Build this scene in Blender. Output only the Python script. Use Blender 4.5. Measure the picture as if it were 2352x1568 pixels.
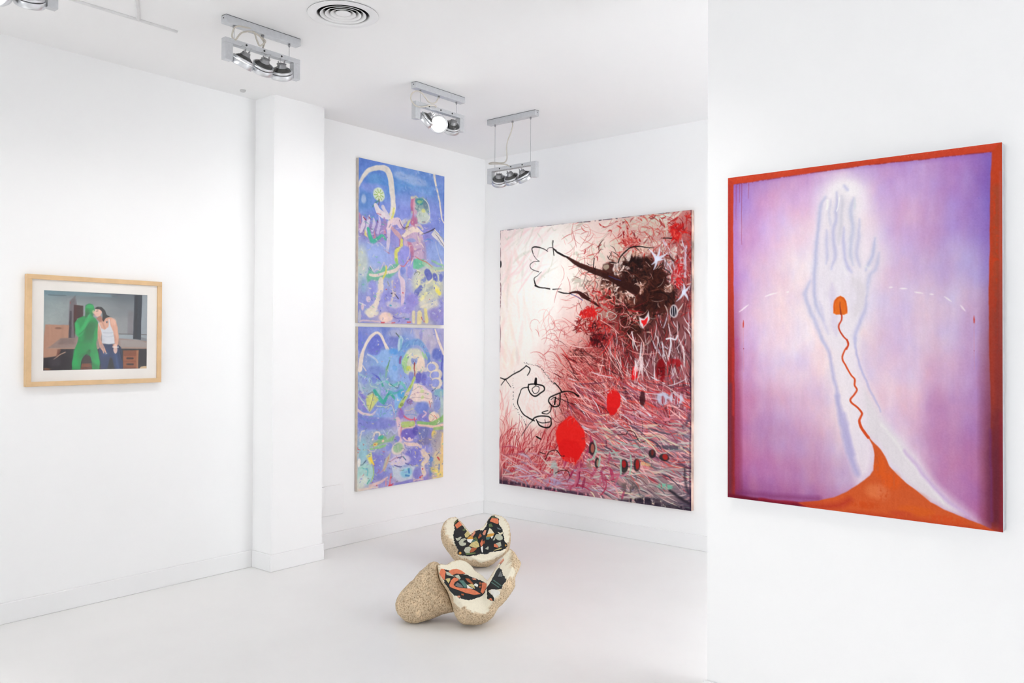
import bpy, bmesh, math
import numpy as np
from mathutils import Vector, Matrix

for o in list(bpy.data.objects):
    bpy.data.objects.remove(o, do_unlink=True)
SC = bpy.context.scene
COL = SC.collection

# ------------------------------------------------------------------ camera
FPX, YAW, PITCH, ROLL, SHY = 1922.0, 0.68965, 0.011927, 0.00398, -19.07
EYE = np.array([0.0, 0.0, 1.5])
_f = np.array([-math.sin(YAW) * math.cos(PITCH), math.cos(YAW) * math.cos(PITCH), math.sin(PITCH)])
_r = np.array([math.cos(YAW), math.sin(YAW), 0.0])
_u = np.cross(_r, _f)
CR = _r * math.cos(ROLL) + _u * math.sin(ROLL)
CU = -_r * math.sin(ROLL) + _u * math.cos(ROLL)
CF = _f
cam_data = bpy.data.cameras.new('camera')
cam = bpy.data.objects.new('camera', cam_data)
COL.objects.link(cam)
cam_data.sensor_width = 36.0
cam_data.lens = FPX / 2352.0 * 36.0
cam_data.shift_y = SHY / 2352.0
cam_data.clip_start = 0.05
m = Matrix(((CR[0], CU[0], -CF[0], 0), (CR[1], CU[1], -CF[1], 0), (CR[2], CU[2], -CF[2], EYE[2]), (0, 0, 0, 1)))
cam.matrix_world = m
SC.camera = cam

# ------------------------------------------------------------------ light
world = bpy.data.worlds.new('world')
SC.world = world
world.use_nodes = True
bg = world.node_tree.nodes['Background']
bg.inputs[0].default_value = (0.955, 0.975, 1.0, 1)
bg.inputs[1].default_value = 4.1
SC.view_settings.view_transform = 'Standard'
SC.view_settings.look = 'None'
SC.view_settings.gamma = 1.0
SC.view_settings.use_curve_mapping = False
SC.view_settings.exposure = 0.36


def spot_light(name, loc, aim, watts, angle, radius=0.05, blend=0.8, color=(1, 0.98, 0.95)):
    d = bpy.data.lights.new(name, 'SPOT')
    d.energy = watts
    d.spot_size = math.radians(angle)
    d.spot_blend = blend
    d.shadow_soft_size = radius
    d.color = color
    o = bpy.data.objects.new(name, d)
    COL.objects.link(o)
    o.location = loc
    o.rotation_euler = Vector(aim).to_track_quat('-Z', 'Y').to_euler()
    return o


# ------------------------------------------------------------------ picture -> place
def ray(x, y):
    return CR * (x - 1176) / FPX - CU * (y - 784 - SHY) / FPX + CF


def hit(x, y, ax, v):
    d = ray(x, y)
    return EYE + d * (v - EYE[ax]) / d[ax]


# ------------------------------------------------------------------ materials
def srgb(c):
    a = np.array(c, float)[:3] / 255.0
    a = np.where(a <= 0.04045, a / 12.92, ((a + 0.055) / 1.055) ** 2.4)
    return tuple(a)


MATS = {}


def mat(name, col, rough=0.5, metal=0.0, vary=0.04, scale=30.0, bump=0.0, bscale=200.0, spec=0.5, emit=0.0):
    if name in MATS:
        return MATS[name]
    m = bpy.data.materials.new(name)
    m.use_nodes = True
    nt = m.node_tree
    p = nt.nodes['Principled BSDF']
    p.inputs['Roughness'].default_value = rough
    p.inputs['Metallic'].default_value = metal
    p.inputs['Specular IOR Level'].default_value = spec
    c = srgb(col)
    tc = nt.nodes.new('ShaderNodeTexCoord')
    n = nt.nodes.new('ShaderNodeTexNoise')
    n.inputs['Scale'].default_value = scale
    n.inputs['Detail'].default_value = 4
    nt.links.new(tc.outputs['Object'], n.inputs['Vector'])
    r = nt.nodes.new('ShaderNodeValToRGB')
    r.color_ramp.elements[0].position = 0.3
    r.color_ramp.elements[1].position = 0.7
    r.color_ramp.elements[0].color = tuple(max(0, x * (1 - vary)) for x in c) + (1,)
    r.color_ramp.elements[1].color = tuple(min(1, x * (1 + vary)) for x in c) + (1,)
    nt.links.new(n.outputs['Fac'], r.inputs['Fac'])
    nt.links.new(r.outputs['Color'], p.inputs['Base Color'])
    if bump:
        n2 = nt.nodes.new('ShaderNodeTexNoise')
        n2.inputs['Scale'].default_value = bscale
        nt.links.new(tc.outputs['Object'], n2.inputs['Vector'])
        b = nt.nodes.new('ShaderNodeBump')
        b.inputs['Strength'].default_value = bump
        b.inputs['Distance'].default_value = 0.002
        nt.links.new(n2.outputs['Fac'], b.inputs['Height'])
        nt.links.new(b.outputs['Normal'], p.inputs['Normal'])
    if emit:
        p.inputs['Emission Color'].default_value = (1, 0.99, 0.96, 1)
        p.inputs['Emission Strength'].default_value = emit
    MATS[name] = m
    return m


def paint_mat(name, rough=0.55, weave=0.15, wscale=900.0, spec=0.3):
    m = bpy.data.materials.new(name)
    m.use_nodes = True
    nt = m.node_tree
    p = nt.nodes['Principled BSDF']
    p.inputs['Roughness'].default_value = rough
    p.inputs['Specular IOR Level'].default_value = spec
    a = nt.nodes.new('ShaderNodeAttribute')
    a.attribute_name = 'paint'
    nt.links.new(a.outputs['Color'], p.inputs['Base Color'])
    if weave:
        tc = nt.nodes.new('ShaderNodeTexCoord')
        n = nt.nodes.new('ShaderNodeTexNoise')
        n.inputs['Scale'].default_value = wscale
        n.inputs['Detail'].default_value = 2
        nt.links.new(tc.outputs['Object'], n.inputs['Vector'])
        b = nt.nodes.new('ShaderNodeBump')
        b.inputs['Strength'].default_value = weave
        b.inputs['Distance'].default_value = 0.001
        nt.links.new(n.outputs['Fac'], b.inputs['Height'])
        nt.links.new(b.outputs['Normal'], p.inputs['Normal'])
    return m


# ------------------------------------------------------------------ mesh helpers
def new_obj(name, bm, material, parent=None, smooth=False):
    me = bpy.data.meshes.new(name)
    bmesh.ops.recalc_face_normals(bm, faces=bm.faces)
    bm.to_mesh(me)
    bm.free()
    if smooth:
        me.polygons.foreach_set('use_smooth', [True] * len(me.polygons))
    o = bpy.data.objects.new(name, me)
    COL.objects.link(o)
    if material:
        me.materials.append(material)
    if parent:
        o.parent = parent
    return o


def thing(name, label, cat, loc=(0, 0, 0), rotz=0.0, group=None):
    o = bpy.data.objects.new(name, None)
    COL.objects.link(o)
    o.location = loc
    o.rotation_euler = (0, 0, rotz)
    o.empty_display_size = 0.1
    tag(o, label, cat, group)
    return o


def tag(o, label, cat, group=None):
    o['label'] = label
    o['category'] = cat
    if group:
        o['group'] = group
    return o


def structure(o):
    o['kind'] = 'structure'
    return o


def box(bm, x0, x1, y0, y1, z0, z1, bev=0.0):
    b = bmesh.new() if bev else bm
    vs = [b.verts.new((x, y, z)) for z in (z0, z1) for y in (y0, y1) for x in (x0, x1)]
    for f in ((0, 1, 3, 2), (4, 6, 7, 5), (0, 4, 5, 1), (1, 5, 7, 3), (3, 7, 6, 2), (2, 6, 4, 0)):
        b.faces.new([vs[i] for i in f])
    if bev:
        bmesh.ops.bevel(b, geom=list(b.edges), offset=bev, segments=2, affect='EDGES', profile=0.5)
        t = bpy.data.meshes.new('t')
        b.to_mesh(t)
        b.free()
        bm.from_mesh(t)
        bpy.data.meshes.remove(t)


def lathe(bm, prof, seg=48, ribs=None, axis_close=True):
    """prof: list of (r, z). ribs: function(i)->radius factor"""
    rings = []
    for (r, z) in prof:
        if r < 1e-6:
            rings.append([bm.verts.new((0, 0, z))])
            continue
        ring = []
        for i in range(seg):
            a = 2 * math.pi * i / seg
            k = 1.0 if ribs is None else ribs(i)
            ring.append(bm.verts.new((r * k * math.cos(a), r * k * math.sin(a), z)))
        rings.append(ring)
    for A, B in zip(rings, rings[1:]):
        for i in range(seg):
            j = (i + 1) % seg
            if len(A) == 1 and len(B) == 1:
                continue
            if len(A) == 1:
                bm.faces.new((A[0], B[i], B[j]))
            elif len(B) == 1:
                bm.faces.new((A[i], B[0], A[j]))
            else:
                bm.faces.new((A[i], B[i], B[j], A[j]))


def catmull(pts, n=8):
    P = np.array(pts, float)
    if len(P) < 3:
        t = np.linspace(0, 1, n + 1)[:, None]
        return P[0] * (1 - t) + P[-1] * t
    Q = np.vstack([2 * P[0] - P[1], P, 2 * P[-1] - P[-2]])
    out = []
    t = np.linspace(0, 1, n, endpoint=False)[:, None]
    for i in range(1, len(Q) - 2):
        a, b, c, d = Q[i - 1], Q[i], Q[i + 1], Q[i + 2]
        out.append(0.5 * (2 * b + (c - a) * t + (2 * a - 5 * b + 4 * c - d) * t * t + (3 * b - a - 3 * c + d) * t ** 3))
    out.append(P[-1:])
    return np.vstack(out)


def tube(bm, pts, rad, seg=8, n=8, smooth=True):
    P = catmull(pts, n) if smooth else np.array(pts, float)
    T = np.gradient(P, axis=0)
    prev = None
    ring0 = None
    up = np.array([0.13, 0.31, 0.94])
    for p, t in zip(P, T):
        t = t / (np.linalg.norm(t) + 1e-9)
        a = np.cross(t, up)
        if np.linalg.norm(a) < 0.05:
            a = np.cross(t, (1, 0, 0))
        a /= np.linalg.norm(a)
        b = np.cross(t, a)
        up = b if np.linalg.norm(b) > 0.1 else up
        ring = [bm.verts.new(p + rad * (math.cos(2 * math.pi * i / seg) * a + math.sin(2 * math.pi * i / seg) * b)) for i in range(seg)]
        if prev:
            # find best offset to avoid twisting
            best = min(range(seg), key=lambda k: sum((prev[i].co - ring[(i + k) % seg].co).length for i in range(0, seg, 2)))
            ring = ring[best:] + ring[:best]
            for i in range(seg):
                j = (i + 1) % seg
                bm.faces.new((prev[i], prev[j], ring[j], ring[i]))
        else:
            bm.faces.new(ring)
        prev = ring
    bm.faces.new(prev)


# ------------------------------------------------------------------ the room
XL, YB, ZC = -4.915, 5.575, 3.13
XR, YF = 2.2, -11.0
XP = 0.3                       # far end of the partition
YN, XN = 3.2, -1.586          # near partition wall: face and free end
PX, PY0, PY1 = -4.70, 3.235, 3.64   # pillar

wall_m = mat('white_plaster_paint', (250, 250, 250), 0.75, vary=0.006, scale=2.0, bump=0.05, bscale=120, spec=0.2)
ceil_m = mat('white_ceiling_paint', (251, 251, 251), 0.85, vary=0.005, scale=2.0, spec=0.15)
floor_m = mat('white_floor_paint', (248, 247, 246), 0.38, vary=0.012, scale=3.0, bump=0.04, bscale=40, spec=0.3)
base_m = mat('white_skirting_gloss', (246, 246, 246), 0.45, vary=0.004, spec=0.35)

bm = bmesh.new(); box(bm, XL - 0.2, XR, YF, YB + 0.2, -0.15, 0.0)
structure(new_obj('floor', bm, floor_m))

# ceiling with a round opening for the air diffuser
VX, VY, VR = -3.285, 2.655, 0.173
bm = bmesh.new()
q = 0.3
n = 64
circ = [bm.verts.new((VX + 0.136 * math.cos(2 * math.pi * i / n), VY + 0.136 * math.sin(2 * math.pi * i / n), ZC)) for i in range(n)]
sq = []
for i in range(n):
    a = 2 * math.pi * i / n
    c, s = math.cos(a), math.sin(a)
    k = q / max(abs(c), abs(s))
    sq.append(bm.verts.new((VX + c * k, VY + s * k, ZC)))
for i in range(n):
    j = (i + 1) % n
    bm.faces.new((circ[i], circ[j], sq[j], sq[i]))
for (x0, x1, y0, y1) in ((XL - 0.2, VX - q, YF, YB + 0.2), (VX + q, XR, YF, YB + 0.2), (VX - q, VX + q, YF, VY - q), (VX - q, VX + q, VY + q, YB + 0.2)):
    v = [bm.verts.new(c) for c in ((x0, y0, ZC), (x1, y0, ZC), (x1, y1, ZC), (x0, y1, ZC))]
    bm.faces.new(v)
structure(new_obj('ceiling', bm, ceil_m))

bm = bmesh.new(); box(bm, XL - 0.2, XL, YF, YB + 0.2, 0, ZC)
structure(new_obj('wall_left', bm, wall_m))
bm = bmesh.new(); box(bm, XL, XR, YB, YB + 0.2, 0, ZC)
structure(new_obj('wall_back', bm, wall_m))
bm = bmesh.new(); box(bm, XL, PX, PY0, PY1, 0, ZC)
structure(new_obj('wall_pillar', bm, wall_m))
bm = bmesh.new(); box(bm, XN, XP, YN, YN + 0.28, 0, ZC)
structure(new_obj('wall_right', bm, wall_m))

bm = bmesh.new(); box(bm, XR, XR + 0.2, YF, YN + 0.28, 0, ZC)  # unseen wall, added to keep direct side daylight off the room
structure(new_obj('wall_right_front_added', bm, wall_m))

BH, BT = 0.112, 0.013
def skirting(name, x0, x1, y0, y1):
    bm = bmesh.new()
    box(bm, x0, x1, y0, y1, 0, BH, bev=0.004)
    return structure(new_obj(name, bm, base_m))
skirting('baseboard_left', XL, XL + BT, YF, PY0)
skirting('baseboard_left_rear', XL, XL + BT, PY1, YB - BT)
skirting('baseboard_back', XL, XR, YB - BT, YB)
skirting('baseboard_pillar_front', PX, PX + BT, PY0 - BT, PY1 + BT)
skirting('baseboard_pillar_side', XL + BT, PX, PY0 - BT, PY0)
skirting('baseboard_right', XN - BT, XP + BT, YN - BT, YN)

# thin cable trunking on the ceiling
trunk_m = mat('pale_grey_trunking', (228, 228, 228), 0.6)
bm = bmesh.new(); tube(bm, [(-4.143, -0.6, ZC - 0.001), (-4.143, 2.25, ZC - 0.001)], 0.010, 8, 2, False)
structure(new_obj('trim_1', bm, trunk_m))
bm = bmesh.new(); tube(bm, [(-4.135, 2.04, ZC - 0.001), (-3.88, 1.905, ZC - 0.001), (-2.9, 1.39, ZC - 0.001)], 0.011, 8, 2, False)
structure(new_obj('trim_2', bm, trunk_m))

# ------------------------------------------------------------------ a small painter for the canvases
def fbm(rng, h, w, cell, octaves=3, sx=1.0, sy=1.0):
    out = np.zeros((h, w)); amp = 1.0; tot = 0.0
    for _ in range(octaves):
        ch, cw = max(2, int(h / (cell * sy)) + 2), max(2, int(w / (cell * sx)) + 2)
        g = rng.random((ch, cw))
        y = np.linspace(0, ch - 1.001, h); x = np.linspace(0, cw - 1.001, w)
        yi = y.astype(int); xi = x.astype(int)
        fy = (y - yi); fx = (x - xi)
        fy = (fy * fy * (3 - 2 * fy))[:, None]; fx = (fx * fx * (3 - 2 * fx))[None, :]
        a = g[yi][:, xi]; b = g[yi][:, xi + 1]; c = g[yi + 1][:, xi]; d = g[yi + 1][:, xi + 1]
        out += amp * ((a * (1 - fx) + b * fx) * (1 - fy) + (c * (1 - fx) + d * fx) * fy)
        tot += amp; amp *= 0.5; cell = max(1.5, cell * 0.5)
    return out / tot


class Canvas:
    """a painted rectangle on a wall; marks are given by where they show in the photograph's crops (Z = crop x, y, scale)"""

    def __init__(self, ax, plane, a0, a1, z0, z1, w, h, seed):
        self.ax, self.plane, self.a0, self.a1, self.z0, self.z1, self.w, self.h = ax, plane, a0, a1, z0, z1, w, h
        self.rng = np.random.default_rng(seed)
        self.img = np.full((h, w, 3), 255.0)
        self.Z = (0, 0, 1.0)
        r = self.rng
        self.wx = fbm(r, h, w, 26, 3) * 2 - 1
        self.wy = fbm(r, h, w, 26, 3) * 2 - 1
        self.grain = fbm(r, h, w, 5, 2)
        self.streak = fbm(r, h, w, 4, 2, 1.0, 9.0)
        self.wob = 0.0

    def T(self, pts):
        x0, y0, s = self.Z
        out = []
        oax = 1 if self.ax == 0 else 0
        for (x, y) in pts:
            P = hit(x0 + x / s, y0 + y / s, self.ax, self.plane)
            out.append(((P[oax] - self.a0) / (self.a1 - self.a0) * (self.w - 1), (self.z1 - P[2]) / (self.z1 - self.z0) * (self.h - 1)))
        return np.array(out)

    def sc(self, p):
        """canvas cells per crop pixel near p"""
        q = self.T([p, (p[0] + 2, p[1]), (p[0], p[1] + 2)])
        return math.sqrt(abs((q[1, 0] - q[0, 0]) * (q[2, 1] - q[0, 1]) - (q[1, 1] - q[0, 1]) * (q[2, 0] - q[0, 0]))) / 2

    def _win(self, x0, x1, y0, y1):
        x0 = max(0, int(x0)); y0 = max(0, int(y0)); x1 = min(self.w, int(x1) + 2); y1 = min(self.h, int(y1) + 2)
        if x1 <= x0 or y1 <= y0:
            return None
        sl = (slice(y0, y1), slice(x0, x1))
        Y, X = np.mgrid[y0:y1, x0:x1].astype(float)
        if self.wob:
            X = X + self.wx[sl] * self.wob; Y = Y + self.wy[sl] * self.wob
        return sl, X, Y

    def _mix(self, sl, mask, col, dry=0.0):
        if dry:
            g = 0.6 * self.streak[sl] + 0.4 * self.grain[sl]
            mask = mask * np.clip((g - (0.28 + 0.35 * dry)) / 0.12, 0, 1)
        c = np.array(col, float)
        self.img[sl] += (c - self.img[sl]) * mask[..., None]

    def stroke_c(self, P, rad, col, alpha=1.0, soft=1.0, dry=0.0):
        R = np.broadcast_to(np.asarray(rad, float), (len(P),))
        pad = R.max() + soft + abs(self.wob) + 1
        w = self._win(P[:, 0].min() - pad, P[:, 0].max() + pad, P[:, 1].min() - pad, P[:, 1].max() + pad)
        if w is None:
            return
        sl, X, Y = w
        D = np.full(X.shape, 1e9)
        for i in range(len(P) - 1):
            ax_, ay = P[i]; dx, dy = P[i + 1] - P[i]
            L = dx * dx + dy * dy + 1e-9
            t = np.clip(((X - ax_) * dx + (Y - ay) * dy) / L, 0, 1)
            d = np.hypot(X - ax_ - t * dx, Y - ay - t * dy) - (R[i] + (R[i + 1] - R[i]) * t)
            np.minimum(D, d, out=D)
        self._mix(sl, np.clip(0.5 - D / soft, 0, 1) * alpha, col, dry)

    def stroke(self, pts, width, col, alpha=1.0, soft=1.2, taper=None, dry=0.0, n=5):
        P = catmull(self.T(pts), n)
        s = self.sc(pts[len(pts) // 2])
        if isinstance(width, (tuple, list)):
            W = np.interp(np.linspace(0, 1, len(P)), np.linspace(0, 1, len(width)), width)
        else:
            W = np.full(len(P), float(width))
        if taper:
            t = np.linspace(0, 1, len(P))
            W = W * np.clip(np.minimum(t / taper + 0.25, (1 - t) / taper + 0.25), 0, 1)
        self.stroke_c(P, np.maximum(W * s / 2, 0.3), col, alpha, soft, dry)

    def blob(self, p, rx, ry, col, alpha=1.0, soft=0.3, ang=0.0, dry=0.0):
        """soft as a share of the radius; rx, ry in crop pixels"""
        k = self.T([p, (p[0] + rx, p[1]), (p[0], p[1] + ry)])
        c = k[0]; RX = math.hypot(*(k[1] - c)); RY = math.hypot(*(k[2] - c))
        pad = max(RX, RY) * (1 + soft) + abs(self.wob) + 2
        w = self._win(c[0] - pad, c[0] + pad, c[1] - pad, c[1] + pad)
        if w is None:
            return
        sl, X, Y = w
        ca, sa = math.cos(ang), math.sin(ang)
        x = ((X - c[0]) * ca + (Y - c[1]) * sa) / RX; y = (-(X - c[0]) * sa + (Y - c[1]) * ca) / RY
        r = np.hypot(x, y)
        mk = np.clip((1 + soft / 2 - r) / max(soft, 1.5 / max(RX, RY)), 0, 1)
        self._mix(sl, mk * mk * (3 - 2 * mk) * alpha, col, dry)

    def poly(self, pts, col, alpha=1.0, soft=1.2, dry=0.0, smooth=False):
        P = self.T(pts)
        if smooth:
            P = catmull(np.vstack([P, P[:1]]), 5)[:-1]
        pad = soft + abs(self.wob) + 1
        w = self._win(P[:, 0].min() - pad, P[:, 0].max() + pad, P[:, 1].min() - pad, P[:, 1].max() + pad)
        if w is None:
            return
        sl, X, Y = w
        D = np.full(X.shape, 1e9); ins = np.zeros(X.shape, bool)
        for i in range(len(P)):
            a = P[i]; b = P[(i + 1) % len(P)]
            dx, dy = b - a
            t = np.clip(((X - a[0]) * dx + (Y - a[1]) * dy) / (dx * dx + dy * dy + 1e-9), 0, 1)
            np.minimum(D, np.hypot(X - a[0] - t * dx, Y - a[1] - t * dy), out=D)
            if abs(dy) > 1e-9:
                ins ^= ((a[1] > Y) != (b[1] > Y)) & (X < (b[0] - a[0]) * (Y - a[1]) / dy + a[0])
        self._mix(sl, np.clip(0.5 + np.where(ins, D, -D) / soft, 0, 1) * alpha, col, dry)

    def lattice(self, rows):
        g = np.array(rows, float)
        R, Cc = g.shape[:2]
        y = np.linspace(0, R - 1.0001, self.h); x = np.linspace(0, Cc - 1.0001, self.w)
        yi = y.astype(int); xi = x.astype(int); fy = y - yi; fx = x - xi
        fy = (fy * fy * (3 - 2 * fy))[:, None, None]; fx = (fx * fx * (3 - 2 * fx))[None, :, None]
        a = g[yi][:, xi]; b = g[yi][:, xi + 1]; c = g[yi + 1][:, xi]; d = g[yi + 1][:, xi + 1]
        self.img[:] = (a * (1 - fx) + b * fx) * (1 - fy) + (c * (1 - fx) + d * fx) * fy

    def warp(self, amp):
        Y, X = np.mgrid[0:self.h, 0:self.w]
        xs = np.clip(X + self.wx * amp, 0, self.w - 1).astype(int); ys = np.clip(Y + self.wy * amp, 0, self.h - 1).astype(int)
        self.img = self.img[ys, xs]

    def mottle(self, amount, cell=20, sx=1.0, sy=1.0, tint=(1, 1, 1)):
        nz = fbm(self.rng, self.h, self.w, cell, 4, sx, sy) - 0.5
        self.img += nz[..., None] * amount * np.array(tint, float)

    def mesh(self, name, material, parent, out=0.0):
        w, h = self.w, self.h
        a = np.linspace(self.a0, self.a1, w); z = np.linspace(self.z1, self.z0, h)
        A, Zz = np.meshgrid(a, z)
        pl = np.full(A.shape, self.plane + out)
        V = np.stack([A, pl, Zz] if self.ax == 1 else [pl, A, Zz], -1).reshape(-1, 3)
        V = V - np.array(parent.location)
        i = np.arange(w * h).reshape(h, w)
        # both wall faces look towards the room: +x for ax 0, -y for ax 1
        Fq = np.stack([i[:-1, :-1], i[1:, :-1], i[1:, 1:], i[:-1, 1:]], -1).reshape(-1, 4)
        me = bpy.data.meshes.new(name)
        me.vertices.add(len(V)); me.vertices.foreach_set('co', V.astype(np.float32).ravel())
        me.loops.add(Fq.size); me.loops.foreach_set('vertex_index', Fq.astype(np.int32).ravel())
        me.polygons.add(len(Fq)); me.polygons.foreach_set('loop_start', np.arange(0, Fq.size, 4, dtype=np.int32))
        me.update(calc_edges=True)
        c = np.clip(self.img, 0, 255) / 255.0
        c = np.where(c <= 0.04045, c / 12.92, ((c + 0.055) / 1.055) ** 2.4).reshape(-1, 3)
        at = me.color_attributes.new('paint', 'FLOAT_COLOR', 'POINT')
        at.data.foreach_set('color', np.hstack([c, np.ones((len(c), 1))]).astype(np.float32).ravel())
        me.materials.append(material)
        o = bpy.data.objects.new(name, me)
        COL.objects.link(o)
        o.parent = parent
        return o


canvas_m = paint_mat('oil_paint_on_canvas', 0.65, 0.2, 700.0, 0.08)
print_m = paint_mat('photographic_print', 0.35, 0.0)


def stretcher(parent, name, ax, plane, a0, a1, z0, z1, depth, material):
    """the wooden stretcher with its turned canvas edge behind the painted face"""
    bm = bmesh.new()
    L = parent.location
    if ax == 0:
        box(bm, plane - depth - L[0], plane - 0.0006 - L[0], a0 - L[1], a1 - L[1], z0 - L[2], z1 - L[2], bev=0.0015)
    else:
        box(bm, a0 - L[0], a1 - L[0], plane + 0.0006 - L[1], plane + depth - L[1], z0 - L[2], z1 - L[2], bev=0.0015)
    return new_obj(name, bm, material, parent)


def H(*v):
    return [tuple(v[i:i + 2]) for i in range(0, len(v), 2)]


# ---------------------------------------------------------------- 1 violet painting with a raised hand
V = Canvas(1, 3.16, -1.477, -0.508, 0.884, 2.171, 500, 660, 11)
V.lattice([
    [(165, 120, 190), (190, 150, 205), (206, 168, 216), (205, 170, 218), (198, 160, 216), (182, 142, 210), (146, 116, 196)],
    [(176, 138, 205), (210, 168, 216), (222, 186, 225), (230, 205, 234), (214, 176, 222), (188, 150, 212), (146, 116, 196)],
    [(182, 138, 206), (220, 182, 222), (234, 212, 234), (238, 226, 242), (216, 180, 221), (190, 155, 213), (146, 116, 196)],
    [(196, 150, 208), (230, 205, 229), (240, 228, 240), (238, 228, 242), (226, 200, 228), (202, 178, 220), (166, 140, 204)],
    [(212, 165, 208), (233, 212, 231), (238, 224, 238), (234, 224, 238), (230, 208, 230), (216, 196, 226), (182, 155, 208)],
    [(212, 160, 202), (232, 206, 228), (236, 216, 233), (234, 222, 236), (230, 206, 229), (214, 190, 222), (188, 155, 206)],
    [(206, 146, 192), (222, 188, 216), (230, 204, 226), (236, 226, 238), (226, 198, 224), (206, 172, 212), (180, 138, 194)],
    [(192, 124, 176), (204, 160, 198), (216, 180, 210), (232, 220, 234), (222, 192, 220), (196, 148, 194), (170, 120, 182)],
    [(184, 112, 168), (192, 146, 188), (202, 162, 198), (222, 208, 228), (222, 198, 222), (192, 140, 188), (168, 112, 172)],
    [(176, 100, 158), (188, 128, 176), (190, 140, 182), (205, 180, 210), (212, 190, 216), (190, 138, 188), (168, 104, 162)],
    [(130, 56, 112), (160, 92, 148), (172, 110, 162), (180, 120, 170), (188, 130, 178), (186, 122, 176), (170, 90, 150)]])
V.mottle(30, 70, 0.8, 1.6, (0.7, 1.3, 0.7))
V.mottle(26, 40, 1, 1.5, (0.9, 0.2, -0.7))
V.mottle(14, 26, 0.7, 2.0, (0.6, 1.1, 0.8))
V.Z = (1640, 300, 3.136)
V.wob = 3
# glow about the hand
V.blob((905, 640), 210, 330, (246, 240, 250), 0.55, 1.1)
V.blob((920, 520), 170, 180, (250, 247, 252), 0.6, 0.9)
V.blob((945, 430), 105, 70, (252, 250, 253), 0.45, 1.0)
V.blob((930, 1000), 240, 420, (244, 236, 246), 0.45, 1.2)
V.blob((1140, 900), 110, 180, (244, 236, 246), 0.5, 1.2)
# forearm body
V.Z = (1640, 780, 2.903)
V.poly(H(700, -200, 760, 100, 800, 280, 850, 520, 900, 720, 940, 860, 960, 960, 1040, 905, 1065, 820, 1065, 700, 1020, 620, 1100, 700, 1180, 830, 1300, 960, 1440, 1075, 1560, 1140, 1690, 1180, 1790, 1235, 1700, 1150, 1500, 990, 1330, 770, 1180, 590, 1080, 420, 1000, 270, 950, 100, 960, -200), (236, 228, 238), 0.8, 22)
V.poly(H(1020, 620, 1100, 700, 1180, 830, 1300, 960, 1440, 1075, 1560, 1140, 1650, 1170, 1500, 1010, 1330, 790, 1180, 610, 1090, 470, 1000, 330), (224, 218, 226), 0.8, 14)
V.stroke(H(820, 380, 860, 560, 905, 740, 960, 900), (26, 46, 50, 30), (178, 172, 216), 0.8, 8)
V.stroke(H(725, -20, 765, 90, 800, 250, 830, 430), (16, 20, 20), (186, 182, 220), 0.8, 6)
V.stroke(H(870, 500, 900, 640, 930, 760), 22, (172, 164, 214), 0.5, 8)
V.stroke(H(935, -10, 945, 60, 990, 220, 1040, 340, 1110, 480), (14, 10, 8, 4), (178, 176, 220), 0.85, 4)
V.stroke(H(1270, 740, 1420, 930, 1540, 1060, 1700, 1170), (14, 24, 20, 6), (196, 160, 214), 0.7, 8)
V.stroke(H(1120, 560, 1250, 740, 1400, 930, 1530, 1090), 12, (240, 238, 240), 0.6, 7)
# hand
V.Z = (1640, 300, 3.136)
V.poly(H(745, 720, 775, 520, 810, 470, 850, 520, 870, 470, 905, 410, 950, 460, 980, 500, 1020, 490, 1040, 640, 1050, 820, 1080, 960, 1130, 860, 1160, 760, 1180, 880, 1130, 1040, 1100, 1230, 1040, 1420, 1010, 1568, 830, 1568, 770, 1420, 700, 1300, 660, 1180, 690, 1090, 725, 1200, 735, 950), (234, 228, 240), 0.62, 14, smooth=True)
for pts, w_, c_, a_ in [
    (H(800, 480, 768, 530, 760, 650, 745, 760, 735, 900, 724, 1060, 726, 1200, 748, 1300, 790, 1370), 22, (182, 186, 224), 0.85),
    (H(838, 500, 830, 600, 845, 680), 10, (206, 206, 232), 0.7),
    (H(815, 720, 820, 840, 812, 960), 16, (192, 192, 228), 0.8),
    (H(885, 440, 880, 560, 878, 650, 862, 730, 872, 880, 850, 1000), 20, (188, 188, 226), 0.85),
    (H(935, 395, 962, 432), 10, (188, 190, 232), 0.8),
    (H(918, 470, 915, 640, 900, 820), 22, (214, 212, 226), 0.8),
    (H(935, 700, 938, 860, 955, 960, 990, 1015), 18, (184, 184, 228), 0.8),
    (H(1000, 490, 985, 560, 998, 690, 985, 860, 1000, 960), 24, (196, 200, 228), 0.85),
    (H(1050, 640, 1036, 800, 1030, 900, 1050, 980), 18, (190, 190, 226), 0.75),
    (H(1160, 770, 1152, 850, 1132, 930, 1095, 1010), 20, (184, 188, 226), 0.85),
    (H(1190, 880, 1165, 990, 1115, 1060, 1100, 1190), 20, (192, 194, 228), 0.75),
    (H(1100, 1190, 1085, 1280, 1042, 1400, 1012, 1480, 1016, 1568), 20, (180, 180, 224), 0.8),
    (H(696, 1075, 662, 1150, 655, 1190, 690, 1290, 730, 1375, 768, 1470, 815, 1568), 24, (188, 190, 226), 0.85),
    (H(760, 1230, 790, 1370, 830, 1460), 20, (208, 202, 232), 0.6),
    (H(850, 1100, 860, 1300, 880, 1480), 44, (214, 200, 230), 0.5),
    (H(1000, 1060, 1060, 1180, 1010, 1330), 60, (226, 218, 224), 0.6),
    (H(930, 980, 960, 1040), 12, (250, 246, 250), 0.8),
    (H(1090, 980, 1130, 1000), 8, (250, 250, 252), 0.7)]:
    c_ = tuple(0.7 * q + 0.3 * w for q, w in zip(c_, (214, 210, 230)))
    V.stroke(pts, w_ * 1.9, c_, a_ * 0.4, 9, 0.25)
    V.stroke(pts, w_ * 0.95, c_, a_ * 0.8, 5, 0.25)
V.stroke(H(900, 480, 885, 580), 6, (252, 250, 253), 0.9, 2)
V.stroke(H(815, 500, 812, 560), 14, (250, 248, 252), 0.8, 3)
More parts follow.
